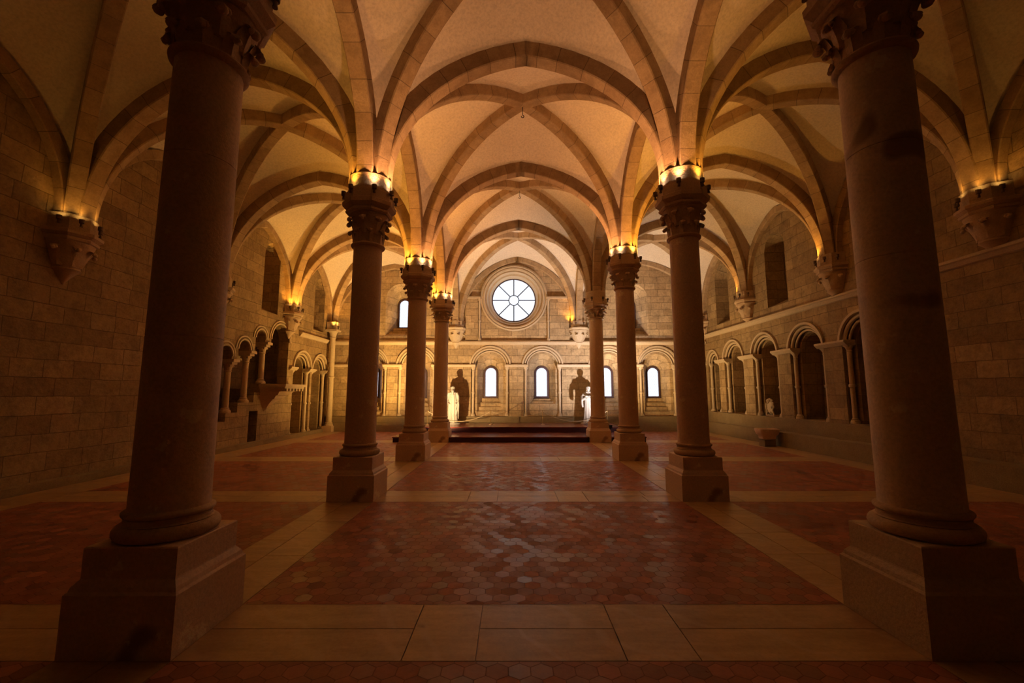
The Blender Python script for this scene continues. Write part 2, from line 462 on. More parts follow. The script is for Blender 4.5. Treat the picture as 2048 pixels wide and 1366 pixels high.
for i in range(5):
    for s in ('L', 'R'):
        Pa, Pb = (XS[s], YS[i]), (XS[s], YS[i + 1]); m_ = mid(Pa, Pb)
        rib_obj('arcade_rib', [rib('', Pa, m_, spring(s, i), ARC[s], KA), rib('', Pb, m_, spring(s, i + 1), ARC[s], KA)])
    for s in ('WL', 'WR'):
        dx = .05 if s == 'WL' else -.05
        Pa, Pb = (XS[s] + dx, PY(s, i)), (XS[s] + dx, PY(s, i + 1)); m_ = mid(Pa, Pb)
        rib_obj('wall_rib', [rib('', Pa, m_, spring(s, i), WR_[s][i] + .06, KA, w=.2, d=.2, r0=.3), rib('', Pb, m_, spring(s, i + 1), WR_[s][i] + .06, KA, w=.2, d=.2, r0=.3)])
for (a, b, T) in (('WL', 'L', T_L), ('L', 'R', T_N), ('R', 'WR', T_R)):
    Pa, Pb = (XS[a], EY - .05), (XS[b], EY - .05); m_ = mid(Pa, Pb)
    rib_obj('wall_rib', [rib('', Pa, m_, spring(a, 5), T[5] + .06, KT, w=.2, d=.2, r0=.3), rib('', Pb, m_, spring(b, 5), T[5] + .06, KT, w=.2, d=.2, r0=.3)])
ceiling = ceiling_mb.obj('ceiling', 'plaster', smooth=50); tag(ceiling, kind='structure')
for n, mb in ceiling_parts: mb.obj(n, 'rib', ceiling, smooth=25)

# ------------------------------------------------------------------ walls
class Frame:
    def __init__(s, O, U, D): s.O, s.U, s.D = Vector(O), Vector(U), Vector(D)
    def p(s, u, d, z): return s.O + s.U * u + s.D * d + Vector((0, 0, z))
    def map(s, v): return s.p(v[0], v[1], v[2])
FW = {'left': Frame((LX, 0, 0), (0, 1, 0), (-1, 0, 0)),
      'right': Frame((RX, 0, 0), (0, 1, 0), (1, 0, 0)),
      'end': Frame((0, EY, 0), (1, 0, 0), (0, 1, 0))}

def arch(cu, z0, zs, r, n=20, k=1.0):
    """outline; k>1 makes it a little pointed"""
    pts = [(cu - r, z0), (cu + r, z0)]
    for i in range(n + 1):
        a = PI * i / n
        pts.append((cu + r * math.cos(a), zs + r * k * math.sin(a)))
    return pts
def circle(cu, cz, r, n=48):
    return [(cu + r * math.cos(2 * PI * i / n), cz + r * math.sin(2 * PI * i / n)) for i in range(n)]
def poly_face(mb, fr, outer, holes, d):
    loops = [[Vector((u, z, 0)) for u, z in outer]] + [[Vector((u, z, 0)) for u, z in h] for h in holes]
    tris = tessellate_polygon(loops)
    flat = [p for lp in loops for p in lp]
    mb.add([fr.p(p.x, d, p.y) for p in flat], tris)
def reveal(mb, fr, A, dA, B, dB):
    mb.rings([[fr.p(u, dA, z) for u, z in A], [fr.p(u, dB, z) for u, z in B]], closed=True)
def arc_roll(mb, fr, cu, zs, r, d, rad, legs=0, n=24, a0=0, a1=PI, sx=1.0):
    pts = []
    for i in range(n + 1):
        a = a0 + (a1 - a0) * i / n
        pts.append(fr.p(cu + r * math.cos(a), d, zs + r * math.sin(a)))
    side = fr.D
    prof = [(rad * math.cos(2 * PI * j / 8), rad * sx * math.sin(2 * PI * j / 8)) for j in range(8)]
    mb.sweep(pts, prof, side)
def arc_band(mb, fr, cu, zs, r0, r1, d0, d1, n=24):
    """flat ring r0..r1, from depth d0 (front) to d1"""
    pts = [fr.p(cu + r0 * math.cos(PI * i / n), 0, zs + r0 * math.sin(PI * i / n)) for i in range(n + 1)]
    rs = []
    for i in range(n + 1):
        c, s_ = math.cos(PI * i / n), math.sin(PI * i / n)
        rs.append([fr.p(cu + r0 * c, d1, zs + r0 * s_), fr.p(cu + r0 * c, d0, zs + r0 * s_), fr.p(cu + r1 * c, d0, zs + r1 * s_), fr.p(cu + r1 * c, d1, zs + r1 * s_)])
    mb.rings(rs, True, (True, True))

def colonnette_mb(c, z0, z1, r=.055, ring=True, cap_h=.2, scale=1.0):
    mb = MB(); H = z1 - z0
    zc = H - cap_h
    prof = [(r * 1.9, 0), (r * 1.9, .05), (r * 1.65, .065), (r * 1.75, .085), (r * 1.2, .105), (r * 1.35, .12), (r, .14)]
    if ring:
        zm = H * .47
        prof += [(r, zm - .045), (r * 1.35, zm - .03), (r * 1.45, zm), (r * 1.35, zm + .03), (r, zm + .045)]
    prof += [(r, zc), (r * 1.25, zc + .015), (r * 1.02, zc + .035), (r * 1.25, zc + .08), (r * 1.9, zc + cap_h - .05), (r * 1.95, zc + cap_h)]
    mb.lathe(prof, (c[0], c[1], z0), 16)
    for k in range(4):      # small crocket leaves
        a = PI / 4 + k * PI / 2
        dx, dy = math.cos(a), math.sin(a)
        mb.ball((c[0] + dx * r * 1.75, c[1] + dy * r * 1.75, z0 + zc + cap_h - .055), r * .5, 8, 6)
    return mb

walls = {}
def niche(fr, wall_mb, parts, cu, z0, zs, r1, d1, r2, d2, window=None, back=True, sill=None, k=1., roll=True, col_z0=None, cols=(-1, 1), hood=.05, cap_h=.2):
    """rebated arched niche: r1 rebate, r2 opening; window=(zlo, spring, r) in a splay that reaches depth d2"""
    A1 = arch(cu, z0, zs, r1)
    B1 = arch(cu, z0, zs, r1)
    reveal(wall_mb, fr, A1, 0, B1, d1)
    z2 = sill if sill is not None else z0
    A2 = arch(cu, z2 + (.001 if sill is None else 0), zs, r2)
    if z2 == z0: # opening reaches the bottom: build the back face of the rebate as a U
        outer = [B1[0], (cu - r2, z0)] + [A2[-1 - i] for i in range(0, len(A2) - 2)] + [(cu + r2, z0)] + B1[1:]
        poly_face(wall_mb, fr, outer, [], d1)
    else:
        poly_face(wall_mb, fr, B1, [A2], d1)
    if window:
        zl, zsp, rw = window
        W = arch(cu, zl, zsp, rw)
        A2 = arch(cu, z2, zs, r2)
        reveal(wall_mb, fr, A2, d1, W, d2)
    else:
        reveal(wall_mb, fr, arch(cu, z2, zs, r2), d1, arch(cu, z2, zs, r2), d2)
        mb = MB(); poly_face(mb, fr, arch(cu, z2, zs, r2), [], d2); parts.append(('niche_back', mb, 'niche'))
    mb = MB()
    if roll:
        arc_roll(mb, fr, cu, zs, r1 - .05, .045, .045)
        arc_roll(mb, fr, cu, zs, r1 - .14, .10, .03)
    if hood: arc_band(mb, fr, cu, zs, r1 + .01, r1 + .075, -hood, .0)
    parts.append(('arch_moulding', mb, 'trim'))
    for s in cols:
        p = fr.p(cu + s * (r1 - .09), d1 * .5, 0)
        parts.append(('colonnette', colonnette_mb(p, col_z0 if col_z0 is not None else z0, zs, cap_h=cap_h), 'trim'))

def window_unit(idx, fr, cu, zl, zsp, r, d, glass='glass', fw=.085):
    fmb = MB()
    O = arch(cu, zl, zsp, r); I = arch(cu, zl + fw, zsp, r - fw)
    for (a, da, b, db) in ((O, d - .03, I, d - .03), (I, d - .03, I, d + .04)):
        reveal(fmb, fr, a, da, b, db)
    o = fmb.obj('window_%d' % idx, 'frame', smooth=0); tag(o, kind='structure')
    g = MB(); poly_face(g, fr, I, [], d + .02); g.obj('pane', glass, o, smooth=0)
    b = MB()
    for zz in (zl + (zsp - zl) * .36, zl + (zsp - zl) * .72, zsp):
        pass
    return o

# ---- end wall
E = FW['end']; we = MB(); pe = []
NA = [-6.40, -4.32, -1.17, 1.08, 3.93, 6.02]
LZS, LR = 2.72, .82
outer = [(LX, 0), (RX, 0), (RX, 8.4), (LX, 8.4)]
holes = []
UPW = [-5.10, 5.06]
WC = (-.15, 5.72)
sills = [.62, .62, .62, 1.13, .62, .62]
for i, cu in enumerate(NA):
    holes.append(arch(cu, .62, LZS, LR))
    niche(E, we, pe, cu, .62, LZS, LR, .17, .56, .72, window=(1.37, 2.47, .32), sill=sills[i] if sills[i] > .62 else .66)
    window_unit(i + 1, E, cu, 1.37, 2.47, .32, .70)
    mb = MB()
    if i != 3:   # stepped sill below the window
        zz = [.62, .81, 1.0, 1.19, 1.37]
        for k in range(4):
            d0 = .20 + k * .13
            wd = .55 - k * .05
            a = [E.p(cu - wd, d0, zz[k]), E.p(cu + wd, d0, zz[k]), E.p(cu + wd, .8, zz[k]), E.p(cu - wd, .8, zz[k])]
            mb.rings([a, [Vector((q.x, q.y, zz[k + 1])) for q in a]], True, (True, True))
    else:
        for k in range(2):
            d0 = .3 + k * .2; wd = .47 - k * .1
            a = [E.p(cu - wd, d0, 1.13 + k * .1), E.p(cu + wd, d0, 1.13 + k * .1), E.p(cu + wd, .8, 1.13 + k * .1), E.p(cu - wd, .8, 1.13 + k * .1)]
            mb.rings([a, [Vector((q.x, q.y, 1.23 + k * .12)) for q in a]], True, (True, True))
    pe.append(('sill_steps', mb, 'wall_end'))
for j, cu in enumerate(UPW):
    A = arch(cu, 4.06, 5.72, .63); W = arch(cu, 4.46, 5.55, .31)
    holes.append(A); reveal(we, E, A, 0, W, .8)
    window_unit(7 + j, E, cu, 4.46, 5.55, .31, .78)
    mb = MB()
    for k in range(2):
        d0 = .25 + k * .25; wd = .52 - k * .11
        mb.rings([[E.p(cu + a, b, 4.1 + k * .18) for a, b in ((-wd, d0), (wd, d0), (wd, .85), (-wd, .85))], [E.p(cu + a, b, 4.28 + k * .18) for a, b in ((-wd, d0), (wd, d0), (wd, .85), (-wd, .85))]], True, (True, True))
    pe.append(('sill_steps', mb, 'wall_end'))
holes.append(circle(WC[0], WC[1], 1.42))
poly_face(we, E, outer, holes, 0)
# moulded round opening
rp = [(1.42, .0), (1.46, -.02), (1.46, -.07), (1.40, -.085), (1.37, -.03), (1.32, -.07), (1.27, -.05), (1.25, .05), (1.19, .03), (1.15, .10), (1.13, .2), (1.06, .22), (1.04, .3), (.99, .42), (.98, .50)]
mb = MB(); mb.lathe([(r, d) for r, d in rp], (WC[0], EY, WC[1]), 72, axis='y', cap=(False, False))
pe.append(('round_moulding', mb, 'trim'))
w9 = MB().lathe([(.98, .44), (.94, .44), (.94, .5)], (WC[0], EY, WC[1]), 72, axis='y', cap=(False, False)).obj('window_9', 'frame'); tag(w9, kind='structure')
g = MB(); poly_face(g, E, circle(WC[0], WC[1], .97), [], .49); g.obj('pane', 'glass2', w9, smooth=0)
lead = MB()
for k in range(8):
    a = k * PI / 4
    lead.tube([E.p(WC[0] + .22 * math.cos(a), .47, WC[1] + .22 * math.sin(a)), E.p(WC[0] + .95 * math.cos(a), .47, WC[1] + .95 * math.sin(a))], .020, 6)
ring = [E.p(WC[0] + .225 * math.cos(2 * PI * k / 32), .47, WC[1] + .225 * math.sin(2 * PI * k / 32)) for k in range(33)]
lead.tube(ring, .018, 6)
lead.obj('glazing_bars', 'metal', w9)
# pilaster slabs with thin shafts and caps beside the wheel window
for s, u0, u1 in ((-1, -2.24, -1.70), (1, 1.40, 2.24)):
    mb = MB()
    a, b = E.p(u0, -.09, 3.86), E.p(u1, .02, 5.66); mb.box(a.x, b.x, a.y, b.y, 3.86, 5.66)
    pe.append(('pier_facing', mb, 'wall_end'))
    mb = MB(); a, b = E.p(u0 - .05, -.15, 0), E.p(u1 + .1 if s < 0 else u1, .02, 0)
    mb.box(a.x - (.1 if s > 0 else 0), b.x, a.y, b.y, 5.66, 5.76); pe.append(('impost', mb, 'trim'))
    cx = -1.64 if s < 0 else 1.34
    pe.append(('colonnette', colonnette_mb((cx, EY - .06, 0), 3.84, 5.66, r=.042, cap_h=.12), 'trim'))
# string course
prof = [(-.0, 0), (-.14, .05), (-.16, .09), (-.16, .13), (-.05, .2), (0, .2)]
mb = MB(); mb.rings([[E.p(u, a, 3.66 + b) for a, b in prof] for u in (LX + .02, RX - .02)], False)
tr = mb.obj('trim_1', 'trim', smooth=0); tag(tr, kind='structure')
# imposts (cap strips) between the arches
edges = [LX + .02] + [v for cu in NA for v in (cu - LR, cu + LR)] + [RX - .02]
for k in range(0, len(edges), 2):
    a, b = edges[k], edges[k + 1]
    mb = MB(); a2 = a - (.19 if k else 0); b2 = b + (.19 if k < len(edges) - 2 else 0)
    sec = [(.15, 0), (-.03, 0), (-.07, .04), (-.09, .07), (-.09, .11), (.15, .11)]
    mb.rings([[E.p(u, d, LZS - .02 + z) for d, z in sec] for u in (a2, b2)], True, (True, True))
    pe.append(('impost', mb, 'trim'))
# base plinth
mb = MB(); mb.box(LX + .01, RX - .4, EY - .22, EY + .05, 0, .36); mb.box(LX + .01, RX - .4, EY - .12, EY + .05, .36, .62)
pe.append(('plinth_course', mb, 'bench'))
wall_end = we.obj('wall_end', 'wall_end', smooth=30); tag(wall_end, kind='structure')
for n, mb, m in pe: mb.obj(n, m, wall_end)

# ---- right wall
F = FW['right']; wr = MB(); pr = []
RN = [17.78, 16.15, 14.15, 12.15, 10.1]; RRS = [.48, .70, .70, .70, .70]; RZS = 2.83
holes = []
for cu, RNR in zip(RN, RRS):
    holes.append(arch(cu, .85, RZS, RNR))
    niche(F, wr, pr, cu, .85, RZS, RNR, .2, RNR - .22, .75, hood=.055)
for cu in (13.25, 16.75):
    A = arch(cu, 4.35, 6.1, .52, k=1.15); B = arch(cu, 4.62, 6.0, .46, k=1.15)
    holes.append(A); reveal(wr, F, A, 0, B, .6)
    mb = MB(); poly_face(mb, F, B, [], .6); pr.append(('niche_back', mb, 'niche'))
cu = 8.9
poly_face(wr, F, [(NY, 0), (EY, 0), (EY, 8.6), (NY, 8.6)], holes, 0)
edges = [EY] + [v for cu, q in zip(RN, RRS) for v in (cu + q, cu - q)] + [8.8]
for k in range(0, len(edges), 2):
    a, b = edges[k + 1], edges[k]
    mb = MB(); a2 = a - (.2 if k < len(edges) - 2 else 0); b2 = b + (.2 if k else 0)
    if k == 0: a2, b2 = 18.26, 18.44
    sec = [(.19, 0), (-.03, 0), (-.08, .05), (-.11, .08), (-.11, .13), (.19, .13)]
    mb.rings([[F.p(u, d, RZS - .04 + z) for d, z in sec] for u in (a2, b2)], True, (True, True))
    pr.append(('impost', mb, 'trim'))
# rough stone bench in two tiers
def rough_bench(x0, x1, y0, y1, z0, z1, seed, amp=.02, slope=0.):
    mb = MB(); ny, nz = int((y1 - y0) / .12), 6
    rows = []
    for j in range(ny + 1):
        y = y0 + (y1 - y0) * j / ny; row = []
        path = [(x0, z0 + (z1 - z0) * k / nz) for k in range(nz + 1)] + [(x0 + (x1 - x0) * k / 4, z1 + slope * k / 4) for k in range(1, 5)]
        for (x, z) in path:
            nn = noise.fractal(Vector((x * 3 + seed, y * 1.7, z * 4)), 1., 2., 3)
            g = amp if z > z0 + .01 and x < x1 - .01 else 0
            row.append((x - nn * g * 1.4, y, z + nn * g))
        rows.append(row)
    mb.rings(rows, closed=False); return mb
pr.append(('bench_tier', rough_bench(7.86, 8.02, 2.5, 18.2, 0, .42, 3, slope=.04), 'bench'))
pr.append(('bench_tier', rough_bench(8.0, 8.16, 8.8, 18.3, .42, .84, 9, .028, .01), 'bench'))
wall_right = wr.obj('wall_right', 'wall', smooth=30); tag(wall_right, kind='structure')
for n, mb, m in pr: mb.obj(n, m, wall_right)
prof = [(0, 0), (-.05, .02), (-.09, .09), (-.12, .11), (-.12, .15), (0, .20)]
mb = MB(); mb.rings([[F.p(u, a, 3.92 + b) for a, b in prof] for u in (NY, EY - .05)], False)
tag(mb.obj('trim_2', 'trim', smooth=0), kind='structure')

# ---- left wall
F = FW['left']; wl = MB(); pl = []
holes = []; LN = [17.58, 16.12]; LLZ = 2.45
for cu in LN:
    holes.append(arch(cu, .10, LLZ, .66))
    niche(F, wl, pl, cu, .10, LLZ, .66, .2, .44, .7, hood=.055, cols=(-1, 1))
for cu, zs, z0 in ((13.75, 6.0, 4.2), (17.3, 5.75, 4.1)):
    A = arch(cu, z0, zs, .46, k=1.1); B = arch(cu, z0 + .25, zs - .05, .42, k=1.1)
    holes.append(A); reveal(wl, F, A, 0, B, .6)
    mb = MB(); poly_face(mb, F, B, [], .6); pl.append(('niche_back', mb, 'niche'))
# pulpit stair gallery: one stepped opening with five arches
ARCHES = [(13.95, 15.05, 3.90), (13.10, 13.62, 3.56), (12.30, 12.83, 3.14), (11.50, 12.04, 2.90), (10.72, 11.24, 2.55)]
CAPZ = [3.22, 2.86, 2.55, 2.15]
COLU = [(13.785, 1.90), (12.965, 1.32), (12.17, 1.05), (11.37, .57)]
outl = []
steps = [(10.72, .30), (11.10, .30), (11.10, .57), (11.62, .57), (11.62, .82), (11.95, .82), (11.95, 1.05), (12.45, 1.05), (12.45, 1.32), (13.2, 1.32), (13.2, 1.62), (13.55, 1.62), (13.55, 1.90), (15.05, 1.90)]
outl += steps
for k, (u0, u1, cr) in enumerate(ARCHES):
    r = (u1 - u0) / 2; zs = cr - r; c = (u0 + u1) / 2
    for i in range(15):
        a = PI * i / 14
        outl.append((c + r * math.cos(a), zs + r * math.sin(a)))
    if k < 4:
        zc = CAPZ[k]
        outl.append((u0, zc)); outl.append((ARCHES[k + 1][1], zc))
holes.append(outl)
reveal(wl, F, outl, 0, outl, .34)
# stair passage behind the arcade
gm = MB()
gm.rings([[F.p(10.5, .34, .0), F.p(15.3, .34, .0), F.p(15.3, .34, 4.1), F.p(10.5, .34, 4.1)], [F.p(10.5, 1.25, .0), F.p(15.3, 1.25, .0), F.p(15.3, 1.25, 4.1), F.p(10.5, 1.25, 4.1)]], True, (False, True))
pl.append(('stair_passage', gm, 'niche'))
gm = MB()
for k in range(10):
    u = 10.6 + k * .32; gm.box(LX - 1.2, LX - .35, u, 15.3, .12 + k * .18 - .2, .12 + k * .18)
pl.append(('stair_flight', gm, 'niche'))
holes.append([(13.02, .0), (13.46, .0), (13.46, 1.08), (13.02, 1.08)][::1])
outerp = [(NY, 0), (13.02, 0), (13.02, 1.06), (13.46, 1.06), (13.46, 0)]
holes = holes[:-1]
outer = outerp + [(EY, 0), (EY, 8.4), (NY, 8.4)]
# arcade niches start a hair above the floor
poly_face(wl, F, outer, holes, 0)
dv = [(13.02, 0), (13.46, 0), (13.46, 1.06), (13.02, 1.06)]
reveal(wl, F, dv, 0, dv, .3)
mb = MB(); poly_face(mb, F, [(13.02, 0), (13.46, 0), (13.46, 1.06), (13.02, 1.06)], [], .28)
d1 = mb.obj('door_1', 'wood', smooth=0); tag(d1, kind='structure')
hm = MB()
for k, (u0, u1, cr) in enumerate(ARCHES):
    r = (u1 - u0) / 2; zs = cr - r; c = (u0 + u1) / 2
    arc_band(hm, F, c, zs, r + .005, r + .05, -.035, 0)
    arc_band(hm, F, c, zs, r + .10, r + .14, -.03, 0)
pl.append(('arch_moulding', hm, 'trim'))
for k, (u, z0) in enumerate(COLU):
    r = .085
    mb = MB(); zt = CAPZ[k]
    H = zt - z0
    c = F.p(u, .17, z0)
    mb.lathe([(r * 1.75, 0), (r * 1.75, .05), (r * 1.5, .08), (r * 1.2, .10), (r * 1.3, .13), (r, .15), (r * .95, H - .36), (r * 1.2, H - .345), (r * 1.0, H - .32), (r * 1.2, H - .24), (r * 1.7, H - .14)], c, 16)
    mb.box(c.x - .17, c.x + .18, c.y - .115, c.y + .115, z0 + H - .15, z0 + H - .08)
    mb.box(c.x - .17, c.x + .24, c.y - .14, c.y + .14, z0 + H - .08, z0 + H)
    for q in range(4):
        a = PI / 4 + q * PI / 2; mb.ball((c.x + .13 * math.cos(a), c.y + .11 * math.sin(a), z0 + H - .19), .035, 8, 6)
    pl.append(('arcade_column', mb, 'carve'))
edges = [EY, LN[0] + .66, LN[0] - .66, LN[1] + .66, LN[1] - .66, LN[1] - .95]
for k in range(0, 6, 2):
    a, b = edges[k + 1], edges[k]
    mb = MB(); a2 = a - (.2 if k < 4 else 0); b2 = b + (.2 if k else 0)
    sec = [(.19, 0), (-.03, 0), (-.08, .05), (-.11, .08), (-.11, .12), (.19, .12)]
    mb.rings([[F.p(u, d, LLZ - .04 + z) for d, z in sec] for u in (a2, b2)], True, (True, True))
    pl.append(('impost', mb, 'trim'))
wall_left = wl.obj('wall_left', 'wall', smooth=30); tag(wall_left, kind='structure')
for n, mb, m in pl: mb.obj(n, m, wall_left)
mb = MB(); mb.rings([[F.p(u, a, 3.68 + b) for a, b in prof] for u in (15.75, EY - .05)], True, (True, True))
tag(mb.obj('trim_3', 'trim', smooth=0), kind='structure')
# near wall, behind the camera
mb = MB(); mb.box(LX - .3, RX + .3, NY - .4, NY - .002, 0, 8.6)
tag(mb.obj('wall_near', 'wall', smooth=0), kind='structure')
# low rough footing along the pulpit wall
mb = rough_bench(0, .10, 2.6, 18.2, 0, .13, 5, .02, .02).xf(lambda v: Vector((LX + .1 - v.x, v.y, v.z)))
tag(mb.obj('baseboard_left', 'bench'), kind='structure')

# ---- pulpit balcony
pul = empty('pulpit_balcony', (LX, 14.25, 1.0)); tag(pul, 'stone reading pulpit ledge jutting below the tallest arch of the stair gallery', 'pulpit')
def PB(v): return Vector((v[0], v[1] - 14.25, v[2] - 1.0))
mb = MB()
mb.box(0, .84, 13.42, 14.75, 1.80, 1.88); mb.box(0, .80, 13.46, 14.71, 1.74, 1.80)
mb.box(.0, .5, 14.75, 15.25, 1.82, 1.88)
mb.xf(PB).obj('slab', 'trim', pul, smooth=0)
for k in range(6):
    d = MB(); y = 13.6 + k * .2
    d.box(.62, .78, y, y + .09, 1.66, 1.74); d.xf(PB).obj('dentil', 'trim', pul, smooth=0)
mb = MB()
lv = [(1.74, .66, 13.50, 14.66), (1.66, .62, 13.50, 14.62), (1.64, .56, 13.52, 14.55), (1.54, .50, 13.54, 14.45), (1.52, .44, 13.55, 14.38), (1.42, .38, 13.56, 14.25), (1.40, .33, 13.57, 14.2), (1.28, .22, 13.6, 14.05), (1.12, .09, 13.68, 13.88), (1.02, .01, 13.76, 13.8)]
mb.rings([[(0, a, z), (x, a + .08, z), (x, b - .08, z), (0, b, z)] for z, x, a, b in lv], True, (True, True))
mb.xf(PB).obj('corbel', 'carve', pul, smooth=20)

# ------------------------------------------------------------------ floor
fm = MB(); fm.box(LX - 1.3, RX + .9, NY - .4, EY + .9, -.2, -.014)
def slab(x0, x1, y0, y1):
    g = .0035
    fm.box(x0 + g, x1 - g, y0 + g, y1 - g, -.05, 0, at=R.random())
def strip_x(x0, x1, y0, y1, cuts=None, rows=2):
    ym = (y0 + y1) / 2 + .01
    for (ya, yb) in ([(y0, ym), (ym, y1)] if rows == 2 else [(y0, y1)]):
        x = x0
        while x < x1 - .01:
            nx = x + R.uniform(.75, 1.3)
            if nx > x1 - .4: nx = x1
            slab(x, nx, ya, yb); x = nx
def strip_y(x0, x1, y0, y1, rows=2):
    xm = (x0 + x1) / 2 + R.uniform(-.05, .05)
    for (xa, xb) in ([(x0, xm), (xm, x1)] if rows == 2 else [(x0, x1)]):
        y = y0
        while y < y1 - .01:
            ny = y + R.uniform(.6, 1.2)
            if ny > y1 - .35: ny = y1
            slab(xa, xb, y, ny); y = ny
HB = .35; FL, FR = -7.25, 7.2
rows_y = ROW + [NY - .1]
for y in ROW:
    strip_x(FL, -2.3, y - HB, y + HB); strip_x(2.3, FR, y - HB, y + HB)
    cuts = [(-2.3, -.91, 2), (-.91, -.46, 1), (-.46, .46, 2), (.46, .91, 1), (.91, 2.3, 2)]
    for a, b, r in cuts: strip_x(a, b, y - HB, y + HB, rows=r)
ybnd = [NY - .3] + ROW + [18.2]
tiles = []
for i in range(5):
    ya = ybnd[i] + (HB if i else 0); yb = ybnd[i + 1] - (HB if i < 4 else 0)
    for x0 in (-3.0, 2.3): strip_y(x0, x0 + .7, ya, yb)
    for (xa, xb) in ((FL, -3.0), (-2.3, 2.3), (3.0, FR)): tiles.append((xa, xb, ya, yb))
strip_y(LX - .3, FL, NY - .3, 18.2); strip_y(FR, 8.1, NY - .3, 18.2); strip_x(LX, RX, 18.2, EY + .2, rows=1)
floor = fm.obj('floor', 'slab', smooth=0, merge=False); tag(floor, kind='structure')
for (xa, xb, ya, yb) in tiles:
    mb = MB(); mb.add([(xa + .003, ya + .003, 0), (xb - .003, ya + .003, 0), (xb - .003, yb - .003, 0), (xa + .003, yb - .003, 0)], [(0, 1, 2, 3)])
    mb.obj('tile_panel', 'hex', floor, smooth=0)

# ------------------------------------------------------------------ columns
def leaf(mb, ang, r0, z0, r1, z1, w, curl, c=(0, 0, 0), th=.03):
    """crocket leaf from (r0,z0) rising to (r1,z1) and curling outwards"""
    ca, sa = math.cos(ang), math.sin(ang); path = []
    for i in range(7):
        t = i / 6
        path.append((r0 + (r1 - r0) * t ** 1.6, z0 + (z1 - z0) * t, w * (.75 + .25 * math.sin(PI * t))))
    for i in range(1, 6):
        a = PI * .95 * i / 5
        path.append((r1 + curl * (1 - math.cos(a)) * .6, z1 + curl * .55 * math.sin(a) - curl * .55 * (1 - math.cos(a)) * .6, w * (1 - .1 * i)))
    rings = []
    for i, (r, z, ww) in enumerate(path):
        p = Vector((c[0] + ca * r, c[1] + sa * r, c[2] + z)); sd = Vector((-sa, ca, 0)); out = Vector((ca, sa, 0))
        rings.append([p - sd * ww / 2, p - sd * ww * .2 + out * th * .55, p + out * th, p + sd * ww * .2 + out * th * .55, p + sd * ww / 2, p - out * th * .6])
    mb.rings(rings, True, (True, True))
    r, z, ww = path[-1]
    e = (c[0] + ca * (r - .005), c[1] + sa * (r - .005), c[2] + z - .005)
    mb.ball(e, (curl * .62, curl * .62, curl * .55), 10, 7)
    for s in (-1, 1):
        mb.ball((e[0] - sa * s * ww * .42 - ca * .012, e[1] + ca * s * ww * .42 - sa * .012, e[2] + .012), curl * .42, 8, 6)

LIGHTS = []
LP_MESH = {}
def uplight(x, y, z, ax, ay, lit, label, group, energy=1.):
    """small uplight; (ax, ay) unit vector pointing away from the stone"""
    if not LP_MESH:
        b = MB(); b.lathe([(.018, -.13), (.018, -.075), (.036, -.07), (.038, -.002), (.030, 0)], (0, 0, 0), 12, cap=(True, False))
        b.lathe([(.022, -.135), (.022, -.12)], (0, 0, 0), 10)
        LP_MESH['body'] = b.mesh('uplight', 'fixture')
        for k in ('y', 'w', 'off'):
            l = MB(); l.lathe([(.030, -.006), (.001, -.004)], (0, 0, 0), 12, cap=(False, True))
            LP_MESH[k] = l.mesh('lens', 'lens_' + k)
    o = bpy.data.objects.new('uplight', LP_MESH['body']); COL.objects.link(o); o.location = (x, y, z)
    tag(o, label, 'lamp', group)
    k = lit if lit else 'off'
    q = bpy.data.objects.new('lens', LP_MESH[k]); COL.objects.link(q); q.parent = o
    if lit:
        ld = bpy.data.lights.new('uplight_beam', 'SPOT')
        ld.color = (1, .42, .05) if lit == 'y' else (1, .44, .165)
        ld.energy = 44 * energy; ld.spot_size = math.radians(108); ld.spot_blend = 1; ld.shadow_soft_size = .022
        lo = bpy.data.objects.new('uplight_beam', ld); COL.objects.link(lo)
        lo.parent = o; lo.location = (0, 0, .012)
        tgt = Vector((ax * .12, ay * .12, 1.0))
        lo.rotation_euler = tgt.to_track_quat('-Z', 'Y').to_euler()

